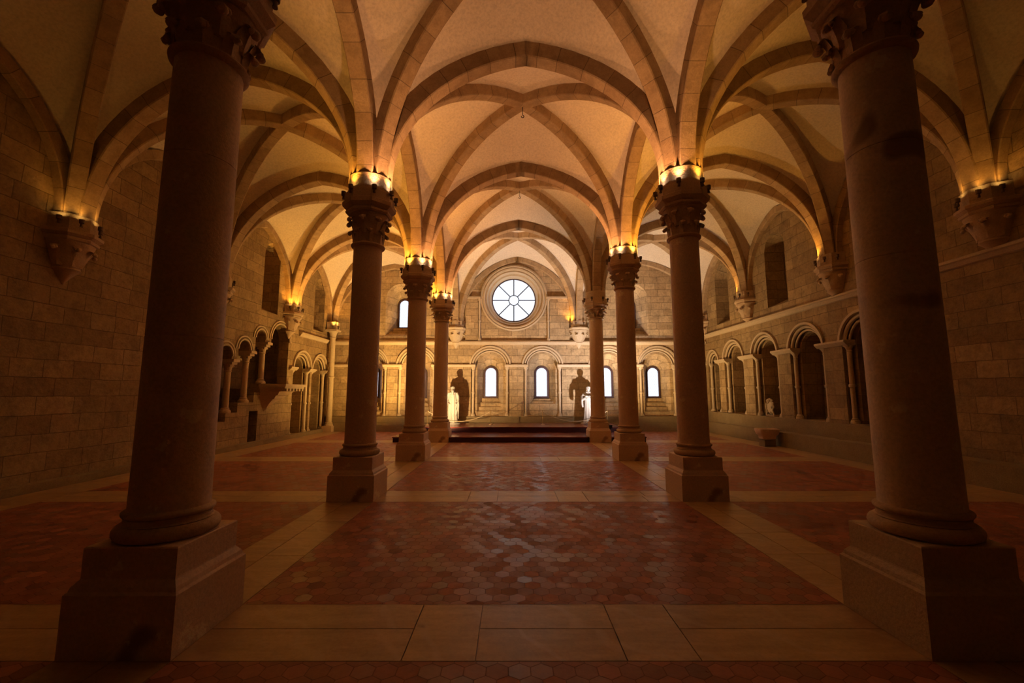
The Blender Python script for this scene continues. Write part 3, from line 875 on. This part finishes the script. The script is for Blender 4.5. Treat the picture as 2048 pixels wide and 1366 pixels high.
def column(side, i, label):
    x = -CX if side == 'L' else CX; y = ROW[i]
    neck, lz, sp = COLS[(side, i)]
    c = empty('column', (x, y, 0)); tag(c, label, 'column', 'columns in two rows down the hall')
    h = .35
    mb = MB(); pr_ = [(h, 0), (h, .37), (h - .015, .385), (h - .022, .41), (h - .05, .445), (h - .055, .46)]
    mb.rings([[(a, a, z), (-a, a, z), (-a, -a, z), (a, -a, z)] for a, z in pr_], True, (True, True))
    a = h - .052; mb.rings([[(b, b, z), (-b, b, z), (-b, -b, z), (b, -b, z)] for b, z in ((a, .455), (a, .63), (a - .008, .638))], True, (True, True))
    mb.obj('plinth', 'shaft' if not (side == 'R' and i == 0) else 'trim', c, smooth=20)
    rs = .236
    base = [(.285, .636)] + [(.262 + .045 * math.cos(t), .685 + .047 * math.sin(t)) for t in [(-PI / 2 + PI * k / 8) for k in range(9)]] + \
           [(.268, .737), (.254, .745), (.250, .765), (.258, .778)] + [(.247 + .022 * math.cos(t), .80 + .02 * math.sin(t)) for t in [(-PI / 2 + PI * k / 6) for k in range(7)]] + [(.24, .825)]
    MB().lathe(base, (0, 0, 0), 48).obj('base', 'carve', c)
    prof = [(rs + .002, .822)]
    joints = [2.6, 3.45] if (side, i) == ('R', 0) else [R.uniform(1.8, 2.6), R.uniform(3.0, 3.5)]
    zz = .822; N = 14
    zl = sorted([.822 + (neck - .822) * k / N for k in range(1, N)] + joints)
    for z in zl:
        rr = rs - .006 * (z - .8) / 3.3
        if z in joints: prof += [(rr, z - .006), (rr - .004, z), (rr, z + .006)]
        else: prof.append((rr, z))
    prof.append((rs - .008, neck))
    MB().lathe(prof, (0, 0, 0), 56).obj('shaft', 'shaft_pale' if (side, i) == ('R', 0) else 'shaft', c, smooth=25)
    MB().lathe([(.22, -.012), (.25, -.005), (.268, .012), (.272, .03), (.262, .048), (.24, .058), (.22, .06)], (0, 0, neck), 48).obj('neck_ring', 'carve', c)
    za = lz - .40                      # underside of abacus
    bh = za - (neck + .055)
    z0 = neck + .055
    bell = MB().lathe([(.222, 0), (.224, bh * .3), (.235, bh * .6), (.27, bh * .85), (.31, bh)], (0, 0, z0), 40).obj('capital', 'carve', c)
    lv = MB()
    for k in range(8):
        a = (k + .5) * PI / 4
        leaf(lv, a, .215, bh * .02, .245, bh * .40, .13, .050, (0, 0, z0), th=.032)
    for k in range(8):
        a = k * PI / 4
        leaf(lv, a, .22, bh * .3, .275, bh * .80, .16, .062, (0, 0, z0), th=.036)
    lv.obj('leaf_carving', 'carve', bell, smooth=50)
    oc = lambda r, z: [(r / math.cos(PI / 8) * math.cos(PI / 8 + k * PI / 4), r / math.cos(PI / 8) * math.sin(PI / 8 + k * PI / 4), z) for k in range(8)]
    mb = MB(); mb.rings([oc(r, za + z) for r, z in ((.325, 0), (.35, .02), (.355, .05), (.335, .065), (.345, .075), (.40, .13), (.405, .19), (.385, .205))], True, (True, True))
    mb.obj('abacus', 'carve', c, smooth=20)
    MB().rings([oc(r, z) for r, z in ((.372, za + .20), (.368, za + .36), (.35, za + .375))], True, (True, True)).obj('springing_block', 'carve', c, smooth=20)
    MB().lathe([(.352, za + .36), (.352, sp - .02), (.34, sp + .0), (.30, sp + .012)], (0, 0, 0), 48).obj('drum', 'drum', c, smooth=30)
    # core between rib feet
    MB().lathe([(.2, sp - .02), (.2, sp + .5), (.1, sp + .75)], (0, 0, 0), 16).obj('springer', 'drum', c)
    return x, y, lz
ordinal = ['nearest the camera', 'second from the camera', 'third from the camera', 'farthest from the camera, beside the platform']
cl = {('L', 0): 'large dark stone column nearest the camera in the pulpit side row, flaking patches near its base',
      ('R', 0): 'large smooth stone column nearest the camera in the bench side row, pale shaft with a round stain',
      ('L', 1): 'reddish stone column second from the camera in the pulpit side row, dark patch on the shaft',
      ('R', 1): 'reddish stone column second from the camera in the bench side row, brightly lit capital',
      ('L', 2): 'stone column third from the camera in the pulpit side row, between statue and upper window',
      ('R', 2): 'stone column third from the camera in the bench side row, leafy capital in lamplight',
      ('L', 3): 'farthest stone column of the pulpit side row, standing by the bearded statue',
      ('R', 3): 'farthest stone column of the bench side row, with unlit lamps, by the reading statue'}
short = {('L', 0): 'nearest column of the pulpit side row', ('R', 0): 'nearest column of the bench side row',
         ('L', 1): 'second column of the pulpit side row', ('R', 1): 'second column of the bench side row',
         ('L', 2): 'third column of the pulpit side row', ('R', 2): 'third column of the bench side row',
         ('L', 3): 'farthest column of the pulpit side row', ('R', 3): 'farthest column of the bench side row'}
VAL = [18, 63, 117, 162, -18, -63, -117, -162]
for key, lab in cl.items():
    x, y, lz = column(key[0], key[1], lab)
    for a in VAL:
        ra = math.radians(a); nave = (abs(a) < 90) == (key[0] == 'L')
        lit = 'w' if nave else 'y'
        en = [.32 if nave else .07, 1.05 if nave else .62, 1.25, 1.4][key[1]]
        if key == ('R', 3): lit = None
        if key[1] == 0 and y and a < 0: lit = None if abs(a) in (63, 117) else lit
        if lit == 'y': en *= [1, 1.0, 1.5, 1.9][key[1]]
        uplight(x + .422 * math.cos(ra), y + .422 * math.sin(ra), lz, math.cos(ra), math.sin(ra), lit,
                ('small lit uplight' if lit else 'small unlit uplight') + ' on the capital of the ' + short[key],
                ('lit' if lit else 'unlit') + ' uplights on the ' + short[key], en)

# ------------------------------------------------------------------ wall corbels
def corbel(x, y, ang, zsp, label, lit, full=180, drop=1.0, mat='carve', wname='', s=1.0, lamps=(-62, -24, 24, 62), colr='y', en=1.2):
    c = empty('corbel', (x, y, zsp - .25), ang); tag(c, label, 'corbel', 'carved corbels carrying the vault ribs')
    a0, a1 = -math.radians(full) / 2, math.radians(full) / 2
    za = -.22
    def octo(r, z):
        pts = []
        for k in range(5):
            a = -PI / 2 + k * PI / 4
            pts.append((r * math.cos(a), r * math.sin(a), z))
        if full < 180: pts = [(0, 0, z)] + [(r * math.cos(math.radians(q)), r * math.sin(math.radians(q)), z) for q in (-full / 2, -full / 6, full / 6, full / 2)]
        return pts
    R0 = .47 * s
    MB().rings([octo(r * s, z) for r, z in ((.38, za - .02), (.41, za), (.42, za + .04), (.40, za + .055), (.46, za + .10), (.465, za + .15), (.44, za + .165))], True, (True, True)).obj('abacus', mat, c, smooth=20)
    MB().rings([octo(.37, z) for z in (za + .16, .0, .23)], True, (True, True)).obj('springing_block', 'drum', c, smooth=20)
    prof = [(.37, za - .02), (.33, za - .12), (.27, za - .3), (.22, za - .42), (.20, za - .46), (.22, za - .49), (.17, za - .53), (.09, za - .62 * drop), (.01, za - .74 * drop)]
    bell = MB().lathe([(r * s, z) for r, z in prof][::-1], (0, 0, 0), 16, a0, a1).obj('bell', mat, c)
    lv = MB(); nl = 4 if full == 180 else 2
    for k in range(nl):
        a = a0 + (a1 - a0) * (k + .5) / nl
        leaf(lv, a, .21 * s, za - .44, .33 * s, za - .14, .15, .06, th=.03)
    lv.obj('leaf_carving', mat, bell, smooth=50)
    for k, a in enumerate(lamps):
        ra = ang + math.radians(a); on = k in lit
        px, py = x + .42 * math.cos(ra), y + .42 * math.sin(ra)
        uplight(px, py, zsp - .10, math.cos(ra), math.sin(ra), colr if on else None,
                ('small lit uplight' if on else 'small unlit uplight') + ' on the corbel ' + wname, ('lit' if on else 'unlit') + ' uplights on the corbel ' + wname, en)
    return c
wn = ['nearest the camera', 'above the stair gallery', 'between the pulpit wall windows', '']
corbel(LX, ROW[0], 0, spring('WL', 1), 'carved wall corbel on the pulpit wall behind the nearest column', (1, 2), wname='behind the nearest pulpit side column', en=.15)
corbel(LX, PY('WL', 2), 0, spring('WL', 2), 'dark wall corbel on the bare stretch of the pulpit wall, two lamps glowing', (1, 2, 0), wname='on the bare stretch of pulpit wall', en=.10)
corbel(LX, PY('WL', 3), 0, spring('WL', 3), 'leafy wall corbel at the near end of the stair gallery, unlit', (), wname='at the near end of the stair gallery')
corbel(LX, PY('WL', 4), 0, spring('WL', 4), 'leafy wall corbel between the two dark windows of the pulpit wall, lit yellow', (0, 1, 2), wname='between the windows of the pulpit wall')
corbel(RX, ROW[0], PI, spring('WR', 1), 'carved wall corbel on the bench wall behind the nearest column', (1, 2), wname='behind the nearest bench side column', en=.15)
corbel(RX, PY('WR', 2), PI, spring('WR', 2), 'dark wall corbel at the picture edge of the bench wall, two lamps glowing', (1, 2, 3), wname='nearest on the bench wall', en=.12)
corbel(RX, PY('WR', 3), PI, spring('WR', 3), 'carved wall corbel above the nearer arches of the bench wall, one lamp glowing', (1,), wname='above the nearer arches of the bench wall')
corbel(RX, PY('WR', 4), PI, spring('WR', 4), 'carved wall corbel between the two dark windows of the bench wall, one lamp glowing', (1,), wname='between the windows of the bench wall')
corbel(-CX, EY, -PI / 2, spring('L', 5), 'pale leafy corbel on the end wall above the bearded statue', (0,), mat='trim', wname='above the bearded statue')
corbel(CX, EY, -PI / 2, spring('R', 5), 'pale leafy corbel on the end wall above the reading statue', (0,), mat='trim', wname='above the reading statue')
corbel(RX - .02, EY - .02, -PI * 3 / 4, spring('WR', 5), 'corbel in the corner of end wall and bench wall', (), full=90, wname='in the bench side corner', lamps=(-20, 20))
# corner column, pulpit side
c = empty('corner_column', (LX + .24, EY - .28, 0)); tag(c, 'slender full height corner shaft between pulpit wall and end wall', 'column')
zt = spring('WL', 5) - .28
MB().box(-.2, .2, -.2, .2, 0, .25).obj('plinth', 'carve', c)
MB().lathe([(.17, .25), (.17, .30), (.14, .34), (.15, .37), (.115, .40), (.11, zt * .52), (.14, zt * .52 + .03), (.14, zt * .52 + .06), (.11, zt * .52 + .09), (.11, zt - .35)], (0, 0, 0), 24).obj('shaft', 'trim', c)
MB().lathe([(.11, zt - .36), (.14, zt - .34), (.12, zt - .31), (.15, zt - .15), (.2, zt - .08), (.2, zt - .07)], (0, 0, 0), 24).obj('capital', 'trim', c)
MB().box(-.24, .24, -.24, .24, zt - .08, zt).obj('abacus', 'trim', c)
MB().box(-.2, .2, -.2, .2, zt, zt + .32).obj('springing_block', 'drum', c)
for a in (-70, -20):
    ra = math.radians(a)
    uplight(LX + .24 + .27 * math.cos(ra), EY - .28 + .27 * math.sin(ra), zt + .16, math.cos(ra), math.sin(ra), 'y', 'small lit uplight on top of the slender corner shaft', 'lit uplights on the corner shaft', .7)

# hooks below rib crossings
for i, lab in ((2, 'small iron hook hanging from the nearest visible nave rib crossing'), (3, 'tiny iron hook hanging from the farther nave rib crossing')):
    yc = (YS[i] + YS[i + 1]) / 2; zc = BOSS['N'][i]
    mb = MB(); mb.tube([(0, 0, .02), (0, 0, -.07)], .007, 6)
    mb.tube([(0, .03 * math.cos(t), -.10 + .03 * math.sin(t)) for t in [2 * PI * k / 12 for k in range(13)]], .006, 6)
    mb.tube([(0, 0, -.13), (0, 0, -.20)], .007, 6)
    mb.tube([(.028 * math.cos(t), 0, -.225 + .028 * math.sin(t)) for t in [PI / 2 - 1.6 * PI * k / 12 for k in range(13)]], .009, 6)
    o = mb.obj('ceiling_hook', 'metal', loc=(0, yc, zc)); tag(o, lab, 'hook')

# ------------------------------------------------------------------ platform
P_ = empty('platform', (0, 16, 0)); tag(P_, 'two step low platform with dark red risers across the far end', 'platform')
g = .012
def stepmesh(boxes, z0, z1):
    a, b = MB(), MB()
    for (x0, x1, y0, y1) in boxes:
        a.box(x0, x1, y0 - 16 - .0, y1 - 16, z1 - .035, z1)
        b.box(x0 + .02, x1 - .02, y0 - 16 + .02, y1 - 16 - .01, z0, z1 - .035)
    return a, b
lo = [(-4.15, -3.0 - g, 14.30, 14.99), (-2.3 + g, 2.3 - g, 14.30, 14.99), (3.0 + g, 4.16, 14.30, 14.99), (-4.15, 4.16, 14.99, 18.0)]
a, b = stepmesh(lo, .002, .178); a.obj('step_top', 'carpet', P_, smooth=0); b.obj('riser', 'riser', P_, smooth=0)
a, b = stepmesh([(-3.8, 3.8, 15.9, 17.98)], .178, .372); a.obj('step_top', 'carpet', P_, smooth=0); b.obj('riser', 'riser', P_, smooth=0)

# ------------------------------------------------------------------ rope barrier
posts = [(-3.55, 17.1), (-1.07, 17.15), (.97, 17.15), (3.5, 17.1)]
plab = ['thin barrier post at the outer pulpit side end of the rope', 'thin rope barrier post before the end wall, nearer the bearded statue',
        'thin rope barrier post nearer the reading statue', 'thin barrier post at the outer bench side end of the rope']
for (x, y), lab in zip(posts, plab):
    p = empty('barrier_post', (x, y, .372)); tag(p, lab, 'post', 'posts of the rope barrier')
    MB().lathe([(.085, 0), (.085, .012), (.03, .025), (.012, .035)], (0, 0, 0), 20).obj('foot', 'brass', p)
    MB().lathe([(.011, .03), (.011, .5)], (0, 0, 0), 10).obj('pole', 'brass', p)
    MB().lathe([(.011, .49), (.02, .505), (.022, .525), (.012, .545), (.002, .55)], (0, 0, 0), 12).obj('finial', 'brass', p)
ropes = [((-3.55, 17.1), (-1.07, 17.15), .40, 'slack cord hanging in front of the bearded statue between two barrier posts'),
         ((-1.07, 17.15), (.97, 17.15), .22, 'slack cord between the two middle barrier posts'),
         ((.97, 17.15), (3.5, 17.1), .40, 'slack cord running from the middle barrier posts past the reading statue')]
for (x0, y0), (x1, y1), sag, lab in ropes:
    pts = [(x0 + (x1 - x0) * t, y0 + (y1 - y0) * t, .372 + .52 - sag * 4 * t * (1 - t)) for t in [k / 20 for k in range(21)]]
    tag(MB().tube(pts, .009, 8).obj('barrier_rope', 'rope'), lab, 'rope', 'cords of the rope barrier')

# ------------------------------------------------------------------ statues
def robe(mb, prof, folds, seed, cx=0, cy=0, seg=72):
    rr = random.Random(seed); ph = [rr.uniform(0, 6.3) for _ in range(4)]
    rings = []
    for (z, rx, ry, amp) in prof:
        ring = []
        for j in range(seg):
            a = 2 * PI * j / seg
            k = 1 + amp * (math.sin(folds * a + ph[0] + z * .8) * .6 + math.sin((folds * 2 - 3) * a + ph[1] - z) * .4)
            ring.append((cx + rx * k * math.cos(a), cy + ry * k * math.sin(a), z))
        rings.append(ring)
    mb.rings(rings, True, (True, True))
def hand(mb, p, d, up, s=1.0):
    p, d, up = Vector(p), Vector(d).normalized(), Vector(up).normalized(); sd = d.cross(up)
    mb.tube([p, p + d * .03 * s, p + d * .07 * s], [(.017 * s, .026 * s), (.017 * s, .032 * s), (.013 * s, .03 * s)], 10)
    for k, (o, L) in enumerate(((-.024, .045), (-.008, .055), (.008, .052), (.023, .04))):
        q = p + d * .065 * s + sd * o * s
        mb.tube([q, q + d * L * .55 * s - up * .006 * s, q + d * L * s - up * .022 * s], [.0085 * s, .008 * s, .0065 * s], 8)
    q = p + d * .02 * s + sd * .024 * s
    mb.tube([q, q + (d * .6 + sd * .7) * .03 * s, q + (d + sd * .6) * .05 * s], [.011 * s, .009 * s, .007 * s], 8)
def head(mb, c, beard, s=1.0):
    x, y, z = c
    mb.ball((x, y, z), (.073 * s, .088 * s, .10 * s), 24, 16)
    mb.ball((x, y - .03 * s, z - .045 * s), (.055 * s, .06 * s, .055 * s), 16, 10)          # jaw
    mb.tube([(x, y - .082 * s, z + .02 * s), (x, y - .100 * s, z - .012 * s), (x, y - .088 * s, z - .028 * s)], [.009 * s, .014 * s, .013 * s], 8)  # nose
    for q in (-1, 1):
        mb.ball((x + q * .028 * s, y - .083 * s, z + .028 * s), (.02 * s, .008 * s, .007 * s), 8, 6)   # brows
        mb.ball((x + q * .027 * s, y - .080 * s, z + .008 * s), (.012 * s, .008 * s, .007 * s), 8, 6)  # eyes
        mb.ball((x + q * .073 * s, y - .0 * s, z - .002 * s), (.010 * s, .016 * s, .025 * s), 8, 6)    # ears
        mb.ball((x + q * .012 * s, y - .086 * s, z - .048 * s), (.016 * s, .008 * s, .005 * s), 8, 6)  # lips
    for k in range(16):                                                                        # tonsure ring of hair
        a = 2 * PI * k / 16
        if -2.3 < a - 2 * PI < -.85 : zz = .055
        else: zz = .035
        mb.ball((x + .070 * s * math.cos(a), y + .078 * s * math.sin(a) + .005, z + zz * s), .017 * s, 8, 6)
    if beard:
        mb.tube([(x, y - .062 * s, z - .05 * s), (x, y - .095 * s, z - .10 * s), (x, y - .115 * s, z - .17 * s), (x, y - .125 * s, z - .25 * s)], [.048 * s, .054 * s, .045 * s, .02 * s], 12)
        for q in (-1, 1): mb.tube([(x + q * .06 * s, y - .02, z - .01), (x + q * .05 * s, y - .05 * s, z - .07 * s), (x + q * .02, y - .08 * s, z - .14 * s)], [.016, .024, .02], 8)
    mb.tube([(x, y + .01, z - .06 * s), (x, y + .015, z - .19 * s)], [.05 * s, .06 * s], 12)
def statue(name, loc, rz, label, kind):
    st = empty(name, loc, rz); tag(st, label, 'statue')
    MB().rings([[(r * .32 * math.cos(2 * PI * k / 28), r * .24 * math.sin(2 * PI * k / 28), z) for k in range(28)] for r, z in ((1, 0), (1, .035), (.96, .045))], True, (True, True)).obj('base', 'statue', st)
    mb = MB()
    if kind == 'beard':
        robe(mb, [(.04, .215, .16, .07), (.12, .205, .15, .07), (.35, .185, .135, .075), (.6, .175, .125, .065), (.85, .165, .115, .05), (1.05, .17, .11, .03), (1.18, .175, .10, .015), (1.25, .15, .085, 0), (1.29, .08, .06, 0)], 11, 3)
        # long front scapular
        for k in range(8):
            x = -.125 + k * .036; w_ = .016 + .006 * (k % 3); q = 1 - (x / .17) ** 2
            mb.tube([(x * .8, -.055 - .06 * q, 1.18), (x * .9, -.075 - .055 * q, .95), (x * 1.02 + .006 * (k % 2), -.085 - .06 * q, .6), (x * 1.12 - .01 * (k % 2), -.09 - .075 * q, .3), (x * 1.2, -.095 - .085 * q, .07)], [w_ * .8, w_, w_ * 1.15, w_ * 1.2, w_ * 1.3], 10)
        for q in (-1, 1):   # sleeves hanging down into long cuffs
            mb.tube([(q * .15, 0, 1.23), (q * .20, -.01, 1.1), (q * .215, -.03, .95), (q * .19, -.09, .86)], [.06, .066, .062, .05], 16)
            mb.tube([(q * .215, -.06, .90), (q * .235, -.05, .75), (q * .235, -.03, .45), (q * .235, -.02, .20)], [(.05, .06), (.045, .065), (.035, .06), (.02, .045)], 14)
            hand(mb, (q * .175, -.125, .85), (-q * .6, -.6, -.4), (0, -.3, .9), .95)
        # cowl
        mb.tube([(-.12, .03, 1.22), (-.09, -.07, 1.235), (0, -.10, 1.20), (.09, -.07, 1.235), (.12, .03, 1.22), (.05, .09, 1.22), (-.05, .09, 1.22), (-.12, .03, 1.22)], .036, 10)
        head(mb, (0, -.025, 1.41), True, 1.08)
        for q in (-1, 1): mb.ball((q * .09, -.17, .06), (.045, .09, .03), 12, 8)
        # object held against the hip: folded cloth of the cloak
        mb.tube([(.17, -.1, .8), (.2, -.1, .6), (.15, -.12, .35), (.19, -.1, .1)], [.02, .025, .025, .03], 8)
    else:
        robe(mb, [(.04, .235, .17, .08), (.12, .215, .16, .08), (.35, .185, .135, .08), (.6, .165, .12, .07), (.85, .155, .11, .05), (1.05, .165, .11, .03), (1.18, .18, .105, .01), (1.25, .155, .09, 0), (1.30, .08, .06, 0)], 9, 8)
        # shoulder cape
        robe(mb, [(1.0, .235, .16, .03), (1.08, .235, .155, .02), (1.18, .205, .13, .01), (1.26, .14, .09, 0), (1.30, .08, .06, 0)], 8, 2)
        for q in (-1, 1):   # bent arms holding a book, wide hanging sleeves
            mb.tube([(q * .17, 0, 1.2), (q * .24, -.02, 1.06), (q * .22, -.10, .98), (q * .13, -.21, 1.02)], [.06, .075, .07, .045], 16)
            L = .66 if q < 0 else .8
            mb.tube([(q * .24, -.03, 1.06), (q * .265, -.06, .92), (q * .26, -.07, .78), (q * .24, -.07, L)], [(.05, .09), (.05, .10), (.05, .10), (.04, .085)], 16)
            hand(mb, (q * .12, -.215, 1.02), (-q * .8, -.5, .25), (0, -.5, .8), .95)
        mb.tube([(-.10, .03, 1.25), (-.08, -.06, 1.26), (0, -.09, 1.23), (.08, -.06, 1.26), (.10, .03, 1.25), (.04, .08, 1.25), (-.04, .08, 1.25), (-.10, .03, 1.25)], .032, 10)
        head(mb, (0, -.035, 1.41), False, 1.08)
        for q in (-1, 1): mb.ball((q * .09, -.18, .06), (.045, .09, .03), 12, 8)
    fig = mb.obj('figure', 'statue', st, smooth=0, merge=False)
    md = fig.modifiers.new('merge', 'REMESH'); md.mode = 'VOXEL'; md.voxel_size = .0075; md.use_smooth_shade = True
    sm = fig.modifiers.new('soft', 'SMOOTH'); sm.iterations = 2; sm.factor = .5
    if kind != 'beard':
        bk = MB()
        for q in (-1, 1):
            pts = [(0, 0), (q * .05, .012), (q * .10, .008), (q * .135, -.004)]
            bk.rings([[(x, -.235 - .06 * t, 1.085 + y + .10 * (t - .5) + h) for x, y in pts] + [(x, -.235 - .06 * t, 1.065 + y * .3 + .10 * (t - .5) + h) for x, y in pts[::-1]] for t, h in ((1, -.03), (0, .05))], True, (True, True))
        bk.obj('open_book', 'statue', st, smooth=20)
    return st
statue('statue', (-2.62, 17.42, .372), .12, 'white stone statue of a bearded robed monk, arms lowered, standing on the platform', 'beard')
statue('statue', (2.84, 17.42, .372), -.12, 'white stone statue of a robed monk reading an open book, floodlit cool white', 'book')

# ------------------------------------------------------------------ carved fragment and stone basin
F = FW['right']
c = empty('carved_relief', (8.30, 14.3, .85)); tag(c, 'carved coat of arms stone fragment standing in the third arched recess', 'sculpture')
MB().box(-.06, .10, -.22, .24, 0, .05).obj('base', 'carve', c)
mb = MB(); rr = random.Random(4)
sh = [(-.12, .14), (-.15, .32), (-.12, .46), (0, .50), (.12, .46), (.15, .32), (.12, .14), (0, .06)]
mb.rings([[(-.02, y, z) for y, z in sh], [(-.06, y * .9, .28 + (z - .28) * .9) for y, z in sh], [(-.075, y * .4, .28 + (z - .28) * .4) for y, z in sh]], True, (True, True))
for k in range(46):
    a = rr.uniform(0, 2 * PI); q = rr.uniform(.13, .21)
    mb.ball((-.05 + rr.uniform(-.03, .02), q * math.cos(a), .28 + q * 1.25 * math.sin(a)), rr.uniform(.016, .04), 8, 6)
for s in (-1, 1):
    mb.tube([(-.05, s * .20, .05), (-.06, s * .15, .2), (-.05, s * .22, .30), (-.06, s * .17, .42)], [.03, .025, .03, .022], 8)
for k in range(7): mb.ball((-.05, -.15 + k * .05, .50 + .05 * math.sin(PI * k / 6)), .028 + .008 * (k % 2), 8, 6)
mb.obj('shield_carving', 'trim', c, smooth=50)
c = empty('stone_basin', (7.52, 13.32, 0)); tag(c, 'weathered carved stone basin on a small block in front of the bench', 'basin')
MB().box(-.17, .17, -.15, .15, 0, .20).obj('support_block', 'bench', c, smooth=0)
mb = MB(); lv = [(.15, .13, .20), (.21, .18, .23), (.22, .19, .32), (.27, .24, .36), (.31, .28, .48), (.31, .28, .52), (.25, .22, .52), (.22, .19, .40)]
rings = []
for a, b, z in lv:
    rings.append([(a * (abs(math.cos(t)) ** .6) * (1 if math.cos(t) > 0 else -1) * (1 + .03 * math.sin(9 * t)), b * (abs(math.sin(t)) ** .6) * (1 if math.sin(t) > 0 else -1) * (1 + .03 * math.sin(7 * t)), z) for t in [2 * PI * k / 40 for k in range(40)]])
mb.rings(rings, True, (True, True))
for k in range(10):
    t = 2 * PI * k / 10; mb.ball((.25 * math.cos(t), .22 * math.sin(t), .40), (.04, .04, .06), 8, 6)
mb.obj('bowl', 'shaft', c, smooth=50)

# ------------------------------------------------------------------ floodlights at the statues' feet
def floodlight(x, y, z, aim, color, energy, label, size=150, up=0):
    c = empty('floodlight', (x, y, z)); tag(c, label, 'lamp')
    d = (Vector(aim) - Vector((x, y, z + .10 + up))).normalized(); rz = math.atan2(d.y, d.x) - PI / 2
    c.rotation_euler.z = rz
    MB().box(-.07, .07, -.05, .03, 0, .02).obj('foot', 'metal', c, smooth=0)
    if up: MB().box(-.015, .015, -.05, -.02, .02, .03 + up).obj('pole', 'metal', c, smooth=0)
    MB().box(-.08, .08, -.06, -.005, .03 + up, .15 + up).obj('housing', 'metal', c, smooth=0)
    MB().box(-.065, .065, -.004, .0, .045 + up, .135 + up).obj('lens', 'lens_c', c, smooth=0)
    MB().tube([(-.09, -.03, .02 + up), (-.09, -.03, .10 + up), (-.08, -.03, .10 + up)], .008, 6).obj('bracket', 'metal', c)
    ld = bpy.data.lights.new('flood_beam', 'SPOT'); ld.color = color; ld.energy = energy
    ld.spot_size = math.radians(size); ld.spot_blend = 1; ld.shadow_soft_size = .03
    lo_ = bpy.data.objects.new('flood_beam', ld); COL.objects.link(lo_); lo_.parent = c; lo_.location = (0, .03, .10 + up)
    dl = Matrix.Rotation(-rz, 3, 'Z') @ d
    lo_.rotation_euler = dl.to_track_quat('-Z', 'Y').to_euler()
floodlight(-2.93, 15.22, .178, (-2.4, 17.6, 3.9), (1, .64, .29), 850, 'small floodlight behind the far pulpit side column, aimed up at the bearded statue', size=150, up=.17)
floodlight(3.16, 15.22, .178, (2.7, 17.6, 3.9), (1, .84, .78), 850, 'small floodlight behind the far bench side column, aimed up at the reading statue', size=118, up=.17)

floodlight(-4.05, 16.5, .178, (-6.5, 17.0, 3.9), (1, .56, .13), 800, 'small floodlight at the pulpit side end of the platform, behind the third column', size=135)
floodlight(3.98, 16.3, .178, (6.3, 16.8, 3.9), (1, .63, .25), 640, 'small floodlight at the bench side end of the platform, half hidden by the third column', size=135)
# ------------------------------------------------------------------ camera, world, view
cam = bpy.data.cameras.new('camera'); co = bpy.data.objects.new('camera', cam); COL.objects.link(co)
cam.sensor_width = 36; cam.lens = 860 / 2048 * 36; cam.clip_start = .05; cam.clip_end = 100
co.location = (-.24, 0, 1.608); co.rotation_euler = (PI / 2 + math.atan(102.6 / 860), 0, math.radians(-.02))
sc.camera = co
w = bpy.data.worlds.new('world'); sc.world = w; w.use_nodes = True
w.node_tree.nodes['Background'].inputs[0].default_value = (.5, .6, .8, 1); w.node_tree.nodes['Background'].inputs[1].default_value = .02
sc.view_settings.view_transform = 'Standard'; sc.view_settings.look = 'None'
sc.view_settings.gamma = 1; sc.view_settings.use_curve_mapping = False; sc.view_settings.exposure = .26
cy = sc.cycles
cy.use_denoising = True
try: cy.denoiser = 'OPENIMAGEDENOISE'
except Exception: pass
cy.max_bounces = 6; cy.diffuse_bounces = 4; cy.glossy_bounces = 2; cy.use_adaptive_sampling = True; cy.adaptive_threshold = .1; cy.adaptive_min_samples = 12; cy.sample_clamp_indirect = 6; cy.caustics_reflective = False; cy.caustics_refractive = False
cy.use_light_tree = True
